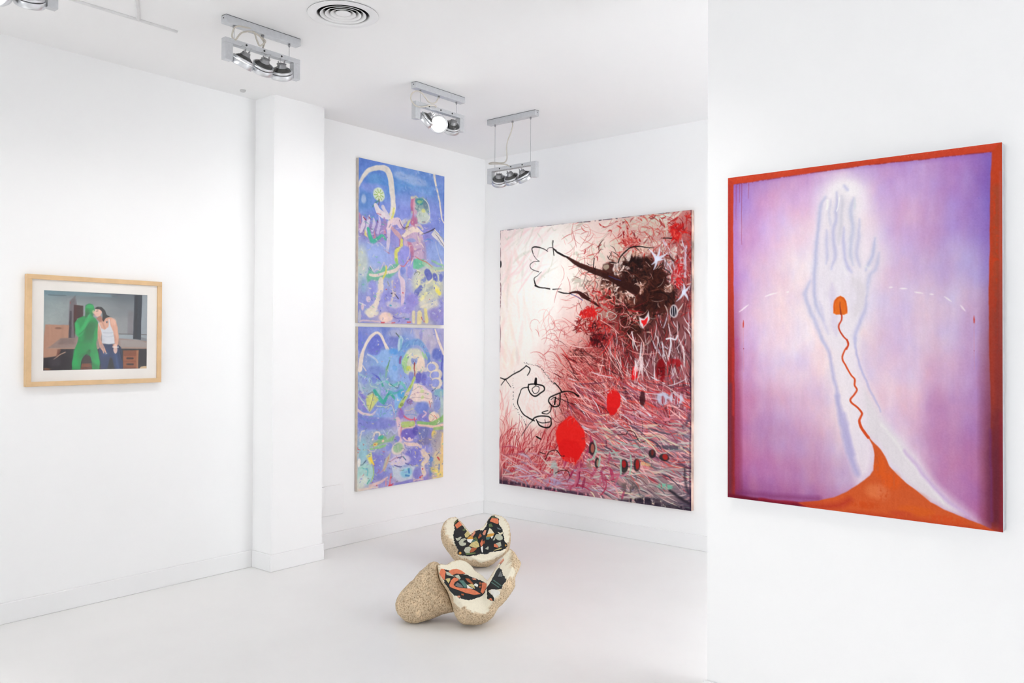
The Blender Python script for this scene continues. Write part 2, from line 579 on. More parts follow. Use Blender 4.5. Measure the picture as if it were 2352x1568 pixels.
V.stroke(H(1010, 500, 1012, 560), 14, (222, 224, 236), 0.8, 3)
# painted border
V.wob = 1.2
V.Z = (1640, 300, 3.136)
V.stroke(H(1995, 160, 1985, 700, 1975, 1200, 1985, 1568), 50, (112, 84, 182), 0.22, 22)
V.stroke(H(140, 390, 900, 265, 1990, 155), 26, (150, 100, 180), 0.5, 14)
V.stroke(H(150, 420, 150, 1000, 158, 1568), 30, (176, 110, 190), 0.5, 14)
V.poly(H(90, 330, 2080, 60, 2080, 130, 1998, 152, 1600, 195, 1000, 262, 600, 320, 140, 388, 90, 420), (205, 76, 50), 1, 2)
V.stroke(H(150, 388, 600, 322, 1000, 262, 1600, 195, 1990, 153), 7, (140, 45, 60), 0.6, 2.5, dry=0.3)
V.stroke(H(100, 355, 1000, 230, 2060, 90), 10, (222, 96, 62), 0.5, 5, dry=0.3)
for i in range(26):
    x = 1340 + i * 28
    V.blob((x, 195 - (x - 1340) * 0.128 + V.rng.uniform(-16, 4)), 3, 2, (248, 226, 214), 0.8, 0.5)
V.poly(H(90, 340, 140, 370, 137, 700, 140, 1100, 148, 1580, 150, 2400, 156, 3000, 70, 3000), (198, 72, 52), 1, 2)
V.poly(H(1998, 150, 2090, 60, 2110, 3050, 2004, 3000, 1996, 2200, 1984, 1580, 1978, 1250, 1984, 900, 1990, 500), (196, 74, 42), 1, 2)
V.stroke(H(2040, 420, 2040, 800, 2045, 1250, 2040, 1580), 46, (140, 84, 66), 0.55, 14, dry=0.2)
V.stroke(H(2062, 300, 2064, 900, 2066, 1568), 14, (196, 96, 92), 0.6, 3)
V.stroke(H(108, 400, 110, 900, 112, 1568), 14, (176, 60, 72), 0.6, 6)
V.Z = (1640, 780, 2.903)
for y_, al_ in [(-300 + 45 * k, 0.10) for k in range(20)]:
    V.poly(H(70, y_, 136, y_ - 40, 138, 1080, 70, 1080), (122, 34, 46), al_, 40)
V.stroke(H(128, 60, 126, 300, 128, 500), 12, (206, 60, 50), 0.6, 4)
V.stroke(H(105, 300, 108, 700, 108, 1050), 20, (108, 62, 96), 0.6, 8)
V.stroke(H(152, 0, 152, 500, 156, 1000), 26, (190, 80, 140), 0.4, 12)
for y_, al_ in [(-420 + 45 * k, 0.10) for k in range(20)]:
    V.poly(H(1846, y_, 1940, y_ - 60, 1940, 1320, 1850, 1290), (128, 56, 62), al_, 46)
V.stroke(H(1850, -60, 1855, 200, 1862, 420), (18, 14, 3), (190, 70, 46), 0.4, 9)
for y_ in (520, 640, 760):
    V.poly(H(1850, y_, 1905, y_ - 30, 1905, 1215, 1856, 1205), (92, 36, 66), 0.4, 26)
V.stroke(H(1915, 500, 1920, 900, 1915, 1290), 20, (150, 40, 60), 0.6, 6)
V.stroke(H(1845, 600, 1848, 900, 1855, 1210), 10, (120, 60, 120), 0.7, 5)
V.stroke(H(90, 1040, 300, 1072, 560, 1106, 720, 1125, 900, 1150), (36, 34, 46, 60, 40), (118, 26, 52), 1, 4)
V.stroke(H(160, 1020, 400, 1040, 700, 1060), 24, (130, 58, 112), 0.7, 12)
V.stroke(H(300, 1062, 500, 1082, 700, 1100, 800, 1085), 12, (170, 42, 56), 0.7, 5)
# orange ground and thread
hill = H(1015, 622, 1060, 680, 1110, 730, 1140, 775, 1170, 840, 1220, 900, 1290, 960, 1370, 1020, 1440, 1080, 1530, 1130, 1650, 1180, 1780, 1230, 1860, 1268, 1945, 1312, 1600, 1268, 1200, 1210, 900, 1166, 640, 1126, 560, 1085, 700, 1072, 800, 1050, 880, 1015, 960, 965, 1040, 905, 1062, 870, 1066, 820, 1070, 770, 1058, 705)
V.poly(hill, (208, 96, 50), 1, 2.2)
V.stroke(H(600, 1105, 800, 1110, 900, 1070), 40, (176, 50, 44), 0.6, 12)
V.stroke(H(900, 1155, 1300, 1200, 1600, 1245, 1900, 1290), 34, (188, 60, 36), 0.6, 10)
for p, a, b, c, al in [((1080, 1010), 70, 50, (222, 124, 78), 0.85), ((1130, 1020), 40, 60, (216, 118, 80), 0.6), ((1110, 850), 40, 70, (222, 98, 36), 0.7), ((1180, 940), 60, 60, (222, 96, 36), 0.7), ((1300, 1060), 110, 50, (206, 96, 52), 0.7), ((1350, 1140), 120, 30, (214, 100, 40), 0.8), ((1000, 1100), 90, 22, (206, 84, 36), 0.8), ((1550, 1200), 120, 26, (210, 84, 40), 0.7), ((1250, 1160), 80, 20, (196, 76, 48), 0.7)]:
    V.blob(p, a, b, c, al, 0.9, dry=0.1)
V.stroke(H(885, 0, 893, 40, 870, 75, 855, 125, 885, 180, 915, 235, 940, 265, 938, 305, 952, 335, 935, 365, 910, 400, 920, 425, 960, 455, 985, 490, 975, 520, 968, 545, 985, 590, 1030, 650), (11, 11, 11, 12, 13, 14, 20), (214, 86, 42), 1, 1.5)
V.Z = (1640, 300, 3.136)
V.stroke(H(918, 1325, 920, 1365, 900, 1405, 905, 1440, 930, 1480, 958, 1512, 968, 1540, 955, 1575), 11, (206, 78, 46), 1, 1.5)
V.poly(H(857, 1315, 858, 1265, 864, 1225, 882, 1200, 908, 1187, 936, 1200, 952, 1225, 958, 1265, 960, 1312, 935, 1325, 908, 1322, 880, 1326), (228, 118, 44), 1, 1.8)
V.stroke(H(865, 1300, 868, 1235, 908, 1195, 948, 1235, 955, 1300), 7, (212, 92, 40), 0.7, 2)
V.stroke(H(905, 1232, 905, 1265, 912, 1320), (4, 7, 12), (160, 66, 46), 0.9, 1.5)
for (x, y, l) in ((211, 1395, 340), (1872, 1362, 360)):
    V.stroke(H(x, y - 30, x, y - 4, x, y + 22), (2, 10, 8), (206, 74, 60), 1, 1.2)
    V.stroke(H(x + 1, y + 20, x + 2, y + l), 2.5, (214, 150, 170), 0.8, 1.2)
V.blob((214, 1572), 4, 5, (150, 40, 60), 1, 0.4)
V.blob((1874, 1584), 4, 5, (150, 40, 60), 1, 0.4)
for pts in (H(180, 1305, 215, 1280, 250, 1250), H(370, 1195, 410, 1178, 455, 1166), H(522, 1163, 536, 1160), H(1262, 1128, 1288, 1126), H(1340, 1136, 1388, 1139), H(1445, 1160, 1505, 1168), H(1555, 1176, 1580, 1180), H(1660, 1196, 1712, 1230), H(1778, 1258, 1812, 1298)):
    V.stroke(pts, 9, (252, 250, 252), 0.8, 2.5, 0.4)
for x, y0, y1 in ((160, 395, 640), (200, 385, 820), (250, 378, 490), (185, 390, 520)):
    V.stroke(H(x, y0, x - 2, y1), (4, 2), (166, 60, 80), 0.7, 1.2)
V.blob((1912, 486), 4, 5, (110, 100, 200), 0.9, 0.4)
V.mottle(10, 2, 1, 1)
V.mottle(6, 8, 0.6, 4)

V.img = 255 * np.clip(V.img / 255, 0, 1) ** 1.10 * np.array([1.01, 1.01, 0.985])
ar = thing('painting', 'violet painting of a raised pale hand with an orange thread, red-orange painted border', 'painting', (-0.9925, 3.2, 0.884))
V.mesh('painted_canvas', canvas_m, ar)
stretcher(ar, 'canvas_edge', 1, 3.16, -1.477, -0.508, 0.884, 2.171, 0.038, mat("primed_canvas_edge", (222, 224, 230), 0.7, vary=0.03, scale=60, bump=0.3, bscale=600))

# ---------------------------------------------------------------- 2 large red, black and cream painting
R = Canvas(1, 5.535, -4.701, -2.870, 0.285, 2.478, 440, 560, 23)
R.lattice([
    [(232, 214, 210), (236, 226, 220), (238, 230, 222), (230, 218, 210), (222, 200, 192), (206, 176, 168), (204, 166, 158), (190, 124, 120)],
    [(236, 220, 215), (240, 234, 227), (240, 235, 228), (236, 226, 218), (224, 204, 194), (202, 164, 154), (192, 146, 140), (166, 84, 84)],
    [(238, 222, 217), (242, 237, 230), (242, 238, 232), (236, 226, 217), (216, 188, 176), (140, 96, 86), (152, 104, 98), (150, 78, 78)],
    [(240, 226, 220), (242, 238, 231), (240, 234, 227), (230, 208, 200), (176, 132, 122), (80, 46, 40), (88, 52, 48), (140, 82, 82)],
    [(240, 228, 219), (242, 237, 229), (238, 228, 220), (224, 186, 178), (170, 102, 96), (92, 48, 44), (100, 56, 54), (142, 88, 90)],
    [(238, 226, 216), (241, 234, 226), (232, 208, 200), (198, 132, 124), (154, 80, 76), (96, 52, 52), (124, 80, 82), (136, 92, 94)],
    [(238, 222, 212), (239, 229, 221), (230, 202, 194), (190, 116, 110), (154, 80, 78), (162, 94, 96), (152, 88, 92), (142, 78, 82)],
    [(236, 214, 205), (240, 229, 221), (232, 206, 196), (176, 88, 86), (168, 84, 88), (186, 104, 108), (186, 112, 118), (176, 112, 120)],
    [(226, 188, 180), (233, 208, 198), (206, 132, 128), (196, 84, 82), (190, 116, 120), (182, 118, 128), (176, 128, 140), (134, 104, 122)],
    [(198, 122, 122), (202, 140, 136), (188, 120, 124), (188, 108, 108), (186, 122, 126), (152, 122, 120), (152, 128, 128), (122, 102, 116)],
    [(120, 80, 90), (172, 118, 124), (180, 134, 148), (172, 112, 130), (152, 112, 122), (166, 142, 142), (150, 126, 126), (88, 74, 88)]])
R.mottle(9, 14, 0.7, 1.6, (1, 1, 0.95))
rg = R.rng
W_, H_ = R.w, R.h


def rnd_strokes(cv, n, region, ang, L, wid, pal, alpha=(0.5, 0.95), curve=0.4, dry=0.0, soft=1.0):
    """n loose brush strokes whose start lies in region(u, v); ang(u, v) in radians, image sense"""
    k = 0; tries = 0
    while k < n and tries < n * 30:
        tries += 1
        u, v = cv.rng.random(2)
        if cv.rng.random() > region(u, v):
            continue
        k += 1
        a = ang(u, v) + cv.rng.normal(0, 0.25)
        l = cv.rng.uniform(*L); kk = cv.rng.normal(0, curve)
        x, y = u * cv.w, v * cv.h
        P = [(x, y)]
        for s in range(6):
            P.append((P[-1][0] + math.cos(a) * l / 6, P[-1][1] + math.sin(a) * l / 6))
            a += kk / 3
        w = cv.rng.uniform(*wid)
        rad = w * np.array([0.4, 0.8, 1, 1, 0.9, 0.7, 0.3])
        cv.stroke_c(np.array(P), rad, pal[cv.rng.integers(len(pal))], cv.rng.uniform(*alpha), soft, dry)


def box_reg(u0, u1, v0, v1, f=0.06):
    def g(u, v):
        d = max(u0 - u, u - u1, v0 - v, v - v1)
        return 1.0 if d < 0 else max(0.0, 1 - d / f)
    return g


def scumble(cv, p, rx, ry, cols, n=40, w=(0.6, 2.0), L=(5, 18), ang=None, alpha=(0.5, 0.95)):
    # a broken patch of short strokes inside an ellipse
    k_ = cv.T([p, (p[0] + rx, p[1]), (p[0], p[1] + ry)])
    RX, RY = math.hypot(*(k_[1] - k_[0])), math.hypot(*(k_[2] - k_[0]))
    for _ in range(n):
        t_, q_ = cv.rng.uniform(0, 6.283), math.sqrt(cv.rng.random())
        x, y = k_[0][0] + RX * q_ * math.cos(t_), k_[0][1] + RY * q_ * math.sin(t_)
        a_ = cv.rng.uniform(0, 3.14) if ang is None else ang + cv.rng.normal(0, 0.4)
        l_ = cv.rng.uniform(*L) / 2
        bend = cv.rng.normal(0, 0.25) * l_
        dx, dy = math.cos(a_) * l_, math.sin(a_) * l_
        P = catmull([(x - dx, y - dy), (x + dy * bend / max(l_, 1), y - dx * bend / max(l_, 1)), (x + dx, y + dy)], 3)
        cv.stroke_c(P, cv.rng.uniform(*w) * np.array([0.4, 0.9, 1, 1, 1, 0.8, 0.3])[:len(P)], cols[cv.rng.integers(len(cols))], cv.rng.uniform(*alpha), 1.0)


# thin washes of pink on the pale side
rnd_strokes(R, 70, box_reg(0, 0.12, 0, 0.75), lambda u, v: 1.5, (30, 110), (2, 6), [(240, 205, 200), (244, 232, 220), (236, 214, 205), (240, 222, 200), (214, 210, 200)], (0.2, 0.5), 0.1, 0, 4)
rnd_strokes(R, 50, box_reg(0.0, 0.2, 0, 0.2), lambda u, v: -0.8, (30, 80), (1, 4), [(240, 200, 200), (238, 214, 214), (206, 206, 192)], (0.2, 0.5), 0.2, 0, 3)
R.Z = (1120, 460, 4.356)
for pts in (H(500, 330, 545, 400, 520, 480, 500, 560), H(350, 310, 320, 400, 290, 440), H(750, 350, 820, 430, 910, 560), H(640, 420, 660, 540, 640, 640, 590, 740, 570, 770, 540, 750), H(360, 530, 420, 590, 480, 640, 470, 690, 440, 720), H(600, 310, 640, 270, 660, 300, 700, 290), H(145, 320, 190, 390, 215, 360), H(1010, 500, 1060, 440, 1150, 390)):
    R.stroke(pts, 9, (196, 200, 182), 0.6, 2.5, dry=0.25)
# top right: sage and red curls
rnd_strokes(R, 60, box_reg(0.42, 0.95, 0.02, 0.2), lambda u, v: -0.5, (18, 50), (2, 6), [(200, 196, 180), (214, 208, 194), (190, 184, 168), (222, 214, 202)], (0.4, 0.8), 0.6, 0.15)
for p, rx, ry in (((1290, 450), 90, 70), ((1580, 230), 120, 70), ((1750, 290), 90, 80), ((1100, 460), 60, 50), ((1680, 170), 110, 40)):
    R.blob(p, rx, ry, (202, 198, 180), 0.65, 0.7, dry=0.2)
R.blob((1760, 150), 90, 36, (206, 226, 214), 0.7, 0.7)
rnd_strokes(R, 420, lambda u, v: 1.0 * (u > 0.35 and v < 0.32) * (0.15 + u), lambda u, v: rg.choice([-0.5, 0.9, 0.2, 2.2]), (12, 46), (0.3, 0.8), [(186, 70, 66), (200, 90, 82), (166, 48, 50), (222, 150, 142), (210, 120, 112)], (0.35, 0.8), 0.55)
rnd_strokes(R, 90, lambda u, v: 1.0 * (u > 0.45 and v < 0.24) * u, lambda u, v: rg.choice([-0.6, 0.3, 1.0]), (10, 30), (0.7, 1.8), [(178, 52, 50), (160, 40, 44), (196, 70, 64)], (0.5, 0.9), 0.7, 0.1)
rnd_strokes(R, 150, box_reg(0.70, 1.0, 0.0, 0.32), lambda u, v: rg.choice([-0.5, 0.6, 1.5]), (10, 36), (0.7, 2.2), [(176, 42, 42), (150, 34, 38), (198, 62, 54), (120, 40, 44), (210, 196, 188)], (0.5, 0.9), 0.5, 0.1)
rnd_strokes(R, 260, box_reg(0.82, 1.0, 0.12, 0.6), lambda u, v: 1.5, (12, 50), (0.5, 1.7), [(224, 216, 222), (206, 200, 214), (160, 50, 54), (96, 44, 48), (190, 96, 94), (60, 34, 40), (140, 90, 92)], (0.4, 0.9), 0.3, 0.05)
# brown-black mass
R.wob = 12
R.poly(H(1160, 660, 1240, 620, 1300, 660, 1400, 560, 1560, 600, 1640, 560, 1700, 640, 1800, 720, 1850, 900, 1860, 1060, 1700, 1120, 1560, 1180, 1520, 1300, 1420, 1330, 1340, 1180, 1260, 1060, 1200, 1000, 1130, 840), (62, 32, 28), 0.88, 5)
R.poly(H(1350, 650, 1420, 560, 1600, 590, 1640, 660, 1560, 820, 1480, 900, 1360, 860), (36, 24, 24), 0.85, 8)
R.poly(H(1640, 700, 1760, 680, 1780, 860, 1620, 1120, 1540, 1080, 1600, 860), (58, 30, 24), 0.9, 6)
R.poly(H(1480, 780, 1600, 760, 1590, 900, 1490, 960), (126, 84, 68), 0.7, 6)
for p, rx, ry, c in (((1180, 900), 60, 70, (150, 110, 95)), ((1330, 980), 46, 60, (214, 176, 160)), ((1410, 940), 36, 22, (220, 184, 168)), ((1450, 1010), 40, 40, (150, 92, 78)), ((1300, 700), 44, 70, (226, 214, 208)), ((1390, 590), 24, 46, (222, 208, 200)), ((1190, 690), 26, 30, (176, 160, 140)), ((1400, 720), 28, 26, (206, 180, 172)), ((1420, 796), 12, 18, (232, 224, 220)), ((1430, 1120), 60, 50, (122, 72, 60)), ((1540, 920), 40, 40, (170, 122, 104)), ((1270, 870), 26, 24, (160, 130, 118)), ((1550, 670), 40, 16, (150, 110, 100)), ((1800, 870), 34, 34, (176, 160, 148)), ((1560, 480), 70, 50, (206, 176, 160)), ((1480, 540), 60, 30, (190, 150, 130))):
    R.blob(p, rx, ry, c, 0.8, 0.4)
R.wob = 2
R.blob((1550, 670), 34, 10, (40, 24, 24), 0.9, 0.4)
for (q_, rx_, ry_) in (((1450, 720), 170, 150), ((1650, 820), 190, 190), ((1480, 1100), 210, 180), ((1300, 880), 150, 160), ((1720, 1000), 170, 150), ((1440, 1250), 110, 110)):
    scumble(R, q_, rx_, ry_, [(34, 22, 22), (58, 30, 26), (78, 42, 34), (44, 26, 28), (86, 48, 38)], 100, (0.8, 2.4), (6, 22), None, (0.3, 0.65))
for (q_, rx_, ry_) in (((1330, 990), 60, 70), ((1420, 950), 50, 30), ((1180, 880), 60, 90), ((1500, 880), 60, 60), ((1310, 690), 50, 70), ((1560, 500), 90, 50), ((1260, 900), 50, 60), ((1810, 880), 40, 40), ((1460, 1150), 70, 60)):
    scumble(R, q_, rx_, ry_, [(214, 180, 166), (196, 156, 142), (228, 206, 196), (150, 100, 86)], 22, (0.6, 1.8), (4, 11))
rnd_strokes(R, 300, box_reg(0.48, 0.88, 0.15, 0.5), lambda u, v: rg.uniform(-3, 3), (8, 30), (0.4, 1.5), [(40, 24, 22), (84, 44, 38), (120, 70, 58), (196, 160, 146), (60, 34, 30), (200, 176, 164), (150, 96, 84), (36, 22, 22), (48, 26, 24)], (0.4, 0.85), 0.6)
# arms
R.stroke(H(800, 575, 900, 640, 1000, 680, 1120, 725, 1250, 780, 1360, 840, 1480, 900), (22, 44, 52, 58, 62, 70, 90), (56, 30, 27), 0.95, 2)
R.stroke(H(860, 600, 1000, 660, 1150, 715, 1330, 790), 12, (96, 46, 40), 0.6, 2.5, dry=0.2)
R.stroke(H(1210, 760, 1330, 800), 8, (60, 66, 120), 0.7, 1.5)
R.stroke(H(820, 930, 900, 920, 960, 960, 1020, 1000, 1120, 1070), (14, 26, 44, 30, 18), (60, 28, 26), 0.95, 1.5)
R.stroke(H(830, 940, 900, 970, 950, 1000), 7, (48, 56, 120), 0.8, 1.2)
# strokes of red around the arm and middle
rnd_strokes(R, 800, lambda u, v: 1.0 if (0.3 < u < 0.72 and 0.3 < v < 0.72 and v > 0.62 - 0.75 * (u - 0.25)) else 0.0, lambda u, v: rg.uniform(-3.1, 3.1), (14, 50), (0.3, 0.85), [(170, 44, 48), (190, 70, 66), (150, 36, 42), (216, 130, 124), (128, 34, 40), (230, 178, 170), (110, 36, 40)], (0.4, 0.85), 0.75)
rnd_strokes(R, 200, lambda u, v: 1.0 if (0.22 < u < 0.5 and 0.36 < v < 0.66) else 0.0, lambda u, v: rg.uniform(-2.6, 0.4), (14, 56), (0.3, 0.9), [(196, 90, 88), (180, 62, 62), (224, 160, 152)], (0.35, 0.7), 0.9)
R.wob = 5
for q_, rx_, ry_, cs in (((1010, 1130), 90, 36, [(206, 40, 38), (216, 60, 52), (186, 36, 38)]), ((980, 1260), 120, 80, [(150, 40, 40), (120, 34, 36), (180, 60, 56)]), ((1130, 1300), 120, 120, [(140, 30, 34), (170, 44, 44), (104, 26, 30), (206, 60, 54), (70, 26, 30)]), ((1130, 1400), 90, 50, [(104, 26, 30), (60, 24, 28), (170, 44, 44)]), ((1230, 1480), 100, 50, [(60, 26, 30), (120, 36, 40), (190, 120, 116)]), ((920, 1530), 90, 36, [(80, 40, 40), (150, 70, 66), (220, 150, 140)]), ((1900, 740), 46, 130, [(180, 60, 66), (200, 40, 40), (214, 150, 150)]), ((1900, 320), 80, 80, [(204, 44, 40), (176, 36, 38), (216, 80, 70)]), ((1420, 420), 110, 50, [(166, 44, 46), (190, 80, 74), (206, 130, 120)]), ((1150, 1000), 130, 110, [(176, 48, 48), (206, 100, 92), (226, 160, 150), (150, 40, 42)])):
    scumble(R, q_, rx_, ry_, cs, 60, (0.6, 2.0), (6, 20))
R.wob = 2
R.stroke(H(1050, 1290, 1060, 1230, 1085, 1240, 1075, 1290), 8, (26, 20, 22), 0.9, 1.2)
R.stroke(H(1150, 1400, 1180, 1310), 7, (30, 20, 24), 0.9, 1.2)
# sweeping whites and pinks
rnd_strokes(R, 300, box_reg(0.60, 1.0, 0.42, 0.62), lambda u, v: 1.5 + 0.3 * (0.8 - u), (16, 60), (0.4, 1.5), [(216, 190, 192), (60, 34, 38), (150, 90, 96), (120, 50, 56), (232, 222, 222), (90, 40, 46), (184, 110, 112), (206, 60, 58)], (0.5, 0.9), 0.25)
rnd_strokes(R, 260, box_reg(0.36, 0.72, 0.46, 0.66), lambda u, v: 0.5 + 1.1 * (u - 0.35), (18, 70), (0.35, 1.2), [(226, 160, 152), (90, 34, 38), (176, 60, 62), (236, 206, 200), (56, 26, 30), (204, 120, 114), (206, 56, 54), (240, 190, 180)], (0.5, 0.9), 0.3)
rnd_strokes(R, 620, box_reg(0.42, 1.0, 0.6, 0.86), lambda u, v: 0.55 - 0.5 * (u - 0.5), (20, 70), (0.5, 1.9), [(216, 130, 132), (170, 60, 70), (196, 96, 98), (226, 176, 176), (150, 88, 108), (184, 120, 140), (216, 208, 214), (120, 60, 76), (206, 92, 84), (90, 56, 70), (214, 70, 66), (238, 190, 186)], (0.5, 0.95), 0.25)
rnd_strokes(R, 420, box_reg(0.55, 1.0, 0.76, 1.0), lambda u, v: 0.25 - 0.6 * (v - 0.85), (14, 56), (0.5, 2.0), [(176, 160, 156), (196, 186, 182), (110, 104, 112), (204, 150, 150), (76, 70, 84), (216, 200, 170), (160, 176, 166), (140, 110, 120), (222, 196, 192)], (0.5, 0.95), 0.3)
rnd_strokes(R, 460, box_reg(0.0, 0.34, 0.84, 0.97, 0.03), lambda u, v: -1.35 + 1.2 * u, (18, 70), (0.35, 1.3), [(176, 44, 52), (196, 80, 84), (216, 140, 138), (150, 40, 48), (228, 180, 172), (206, 110, 108)], (0.5, 0.95), 0.35)
rnd_strokes(R, 80, box_reg(0.0, 0.05, 0.68, 0.86, 0.02), lambda u, v: -1.35, (24, 70), (0.4, 0.9), [(190, 60, 62), (214, 120, 116)], (0.5, 0.8), 0.5)
rnd_strokes(R, 240, box_reg(0.05, 0.6, 0.9, 0.97), lambda u, v: 0.12, (14, 56), (0.6, 2.2), [(190, 130, 144), (206, 190, 180), (170, 90, 104), (150, 140, 160), (214, 160, 160), (170, 60, 84), (196, 180, 200)], (0.5, 0.95), 0.3)
rnd_strokes(R, 40, box_reg(0.4, 0.62, 0.86, 0.97), lambda u, v: -1.2, (14, 34), (1.6, 4), [(140, 44, 74), (170, 60, 92), (190, 100, 120)], (0.5, 0.9), 0.3)
R.Z = (1120, 800, 3.919)
for p, rx, ry, c in (((1600, 1240), 70, 26, (110, 190, 160)), ((1400, 1040), 80, 16, (214, 180, 130)), ((1650, 890), 120, 20, (70, 66, 80)), ((1760, 790), 90, 16, (120, 116, 132)), ((1280, 1250), 80, 44, (96, 84, 84)), ((1480, 1370), 120, 30, (60, 50, 62)), ((600, 1080), 30, 70, (166, 186, 180)), ((590, 1200), 60, 30, (164, 152, 186)), ((930, 1040), 40, 40, (150, 120, 110))):
    R.blob(p, rx, ry, c, 0.75, 0.7, dry=0.2)
R.poly(H(250, 170, 400, 130, 520, 240, 640, 370, 560, 520, 570, 620, 480, 720, 330, 640, 240, 520, 180, 420), (238, 226, 218), 0.8, 14, smooth=True)
R.poly(H(115, 200, 300, 130, 260, 420, 240, 600, 160, 520, 120, 480), (238, 226, 218), 0.6, 14)
scumble(R, (400, 500), 90, 110, [(240, 214, 206), (236, 206, 196), (242, 232, 226)], 30, (1, 3), (10, 30), 1.5, (0.2, 0.5))
# red shapes
R.wob = 7
for p, rx, ry, c in (((745, 800), 128, 170, (222, 40, 36)), ((740, 920), 100, 110, (216, 34, 34)), ((1130, 470), 64, 112, (216, 36, 36)), ((1330, 215), 32, 55, (216, 34, 40))):
    R.blob(p, rx, ry, c, 0.97, 0.14)
R.poly(H(1090, 520, 1180, 520, 1150, 590, 1100, 580), (206, 34, 36), 0.95, 2)
for q_, rx_, ry_ in (((745, 830), 140, 190), ((1130, 470), 74, 124)):
    for k_ in range(46):
        t_ = rg.uniform(0, 6.283)
        e0 = (q_[0] + rx_ * math.cos(t_) * 1.04, q_[1] + ry_ * math.sin(t_) * 1.04)
        R.stroke([e0, (e0[0] + rg.normal(-4, 10), e0[1] + rg.normal(10, 12)), (e0[0] + rg.normal(-10, 18), e0[1] + rg.normal(26, 20))], 6, [(214, 60, 54), (206, 110, 104), (226, 160, 150), (176, 50, 52)][rg.integers(4)], 0.75, 1.2)
R.Z = (1120, 460, 4.356)
R.poly(H(1505, 1150, 1560, 1170, 1615, 1105, 1612, 1200, 1560, 1270, 1520, 1240), (232, 220, 220), 0.9, 3)
R.poly(H(1530, 1180, 1560, 1185, 1592, 1165, 1588, 1225, 1560, 1252, 1535, 1215), (218, 34, 36), 0.97, 1.6)
R.wob = 1.5
# pale stars and heads
for c0, rays in (((1690, 590), ((1610, 480), (1640, 640), (1720, 470), (1800, 520), (1660, 690), (1760, 590))), ((1960, 920), ((1960, 830), (1890, 1010), (2010, 1000), (2020, 860)))):
    for e in rays:
        R.stroke([c0, ((c0[0] + e[0]) / 2 + 8, (c0[1] + e[1]) / 2), e], (34, 22, 6), (214, 218, 232), 0.9, 2)
R.stroke(H(1790, 1390, 1830, 1380, 1880, 1390, 1900, 1350), 16, (222, 220, 226), 0.9, 1.6)
R.stroke(H(1830, 1380, 1835, 1440, 1810, 1560), 16, (222, 220, 226), 0.9, 1.6)
R.stroke(H(1750, 1430, 1760, 1560), 10, (214, 210, 218), 0.9, 1.6)
R.stroke(H(1990, 460, 1980, 600, 1975, 760), 22, (206, 206, 222), 0.75, 2.5, dry=0.2)
R.blob((1865, 1110), 44, 66, (206, 196, 198), 0.9, 0.3)
R.blob((1862, 1110), 30, 52, (40, 36, 44), 0.95, 0.3)
R.stroke(H(1850, 1070, 1850, 1150), 6, (220, 214, 220), 0.9, 1)
R.stroke(H(1872, 1065, 1874, 1155), 6, (220, 214, 220), 0.9, 1)
R.stroke(H(1440, 1320, 1470, 1430, 1500, 1500), 12, (222, 206, 208), 0.8, 1.6)
R.stroke(H(1540, 1420, 1530, 1568), (8, 22), (228, 222, 224), 0.85, 1.8)
R.stroke(H(1130, 1200, 1230, 1260, 1310, 1330), 8, (226, 180, 172), 0.8, 1.4)
R.stroke(H(1190, 1120, 1210, 1190, 1250, 1190, 1290, 1150, 1215, 1115, 1180, 1170), 5, (196, 220, 206), 0.9, 1)
R.stroke(H(1100, 1190, 1100, 1140, 1135, 1135, 1140, 1180), 5, (196, 220, 206), 0.9, 1)
# dark outlines: the raised hand
for pts, w_ in ((H(655, 405, 650, 460, 665, 550), (12, 8, 10)), (H(660, 490, 700, 520, 750, 548, 800, 572), (10, 16, 18, 14)), (H(590, 505, 605, 480, 640, 475, 690, 500), 5), (H(455, 535, 443, 480, 480, 463, 540, 475, 598, 512), (7, 11, 14, 8, 6)), (H(460, 545, 490, 590, 515, 608, 465, 612, 425, 645, 440, 685, 510, 712), (6, 4, 6, 5, 7, 5, 6)), (H(535, 712, 500, 750, 465, 780, 480, 845), (4, 5, 8, 14)), (H(478, 850, 520, 870, 620, 880), (18, 10, 12)), (H(650, 886, 735, 886), (11, 3)), (H(705, 915, 760, 930, 830, 935), (8, 14, 10)), (H(1305, 625, 1330, 560, 1380, 510, 1440, 470, 1510, 460, 1600, 470, 1660, 470), (12, 12, 14, 12, 14, 8, 4)), (H(1070, 580, 1062, 660, 1080, 690), 10), (H(1220, 620, 1290, 628), 10), (H(1755, 382, 1840, 380), 10)):
    R.stroke(pts, w_, (34, 28, 28), 0.95, 1.1)
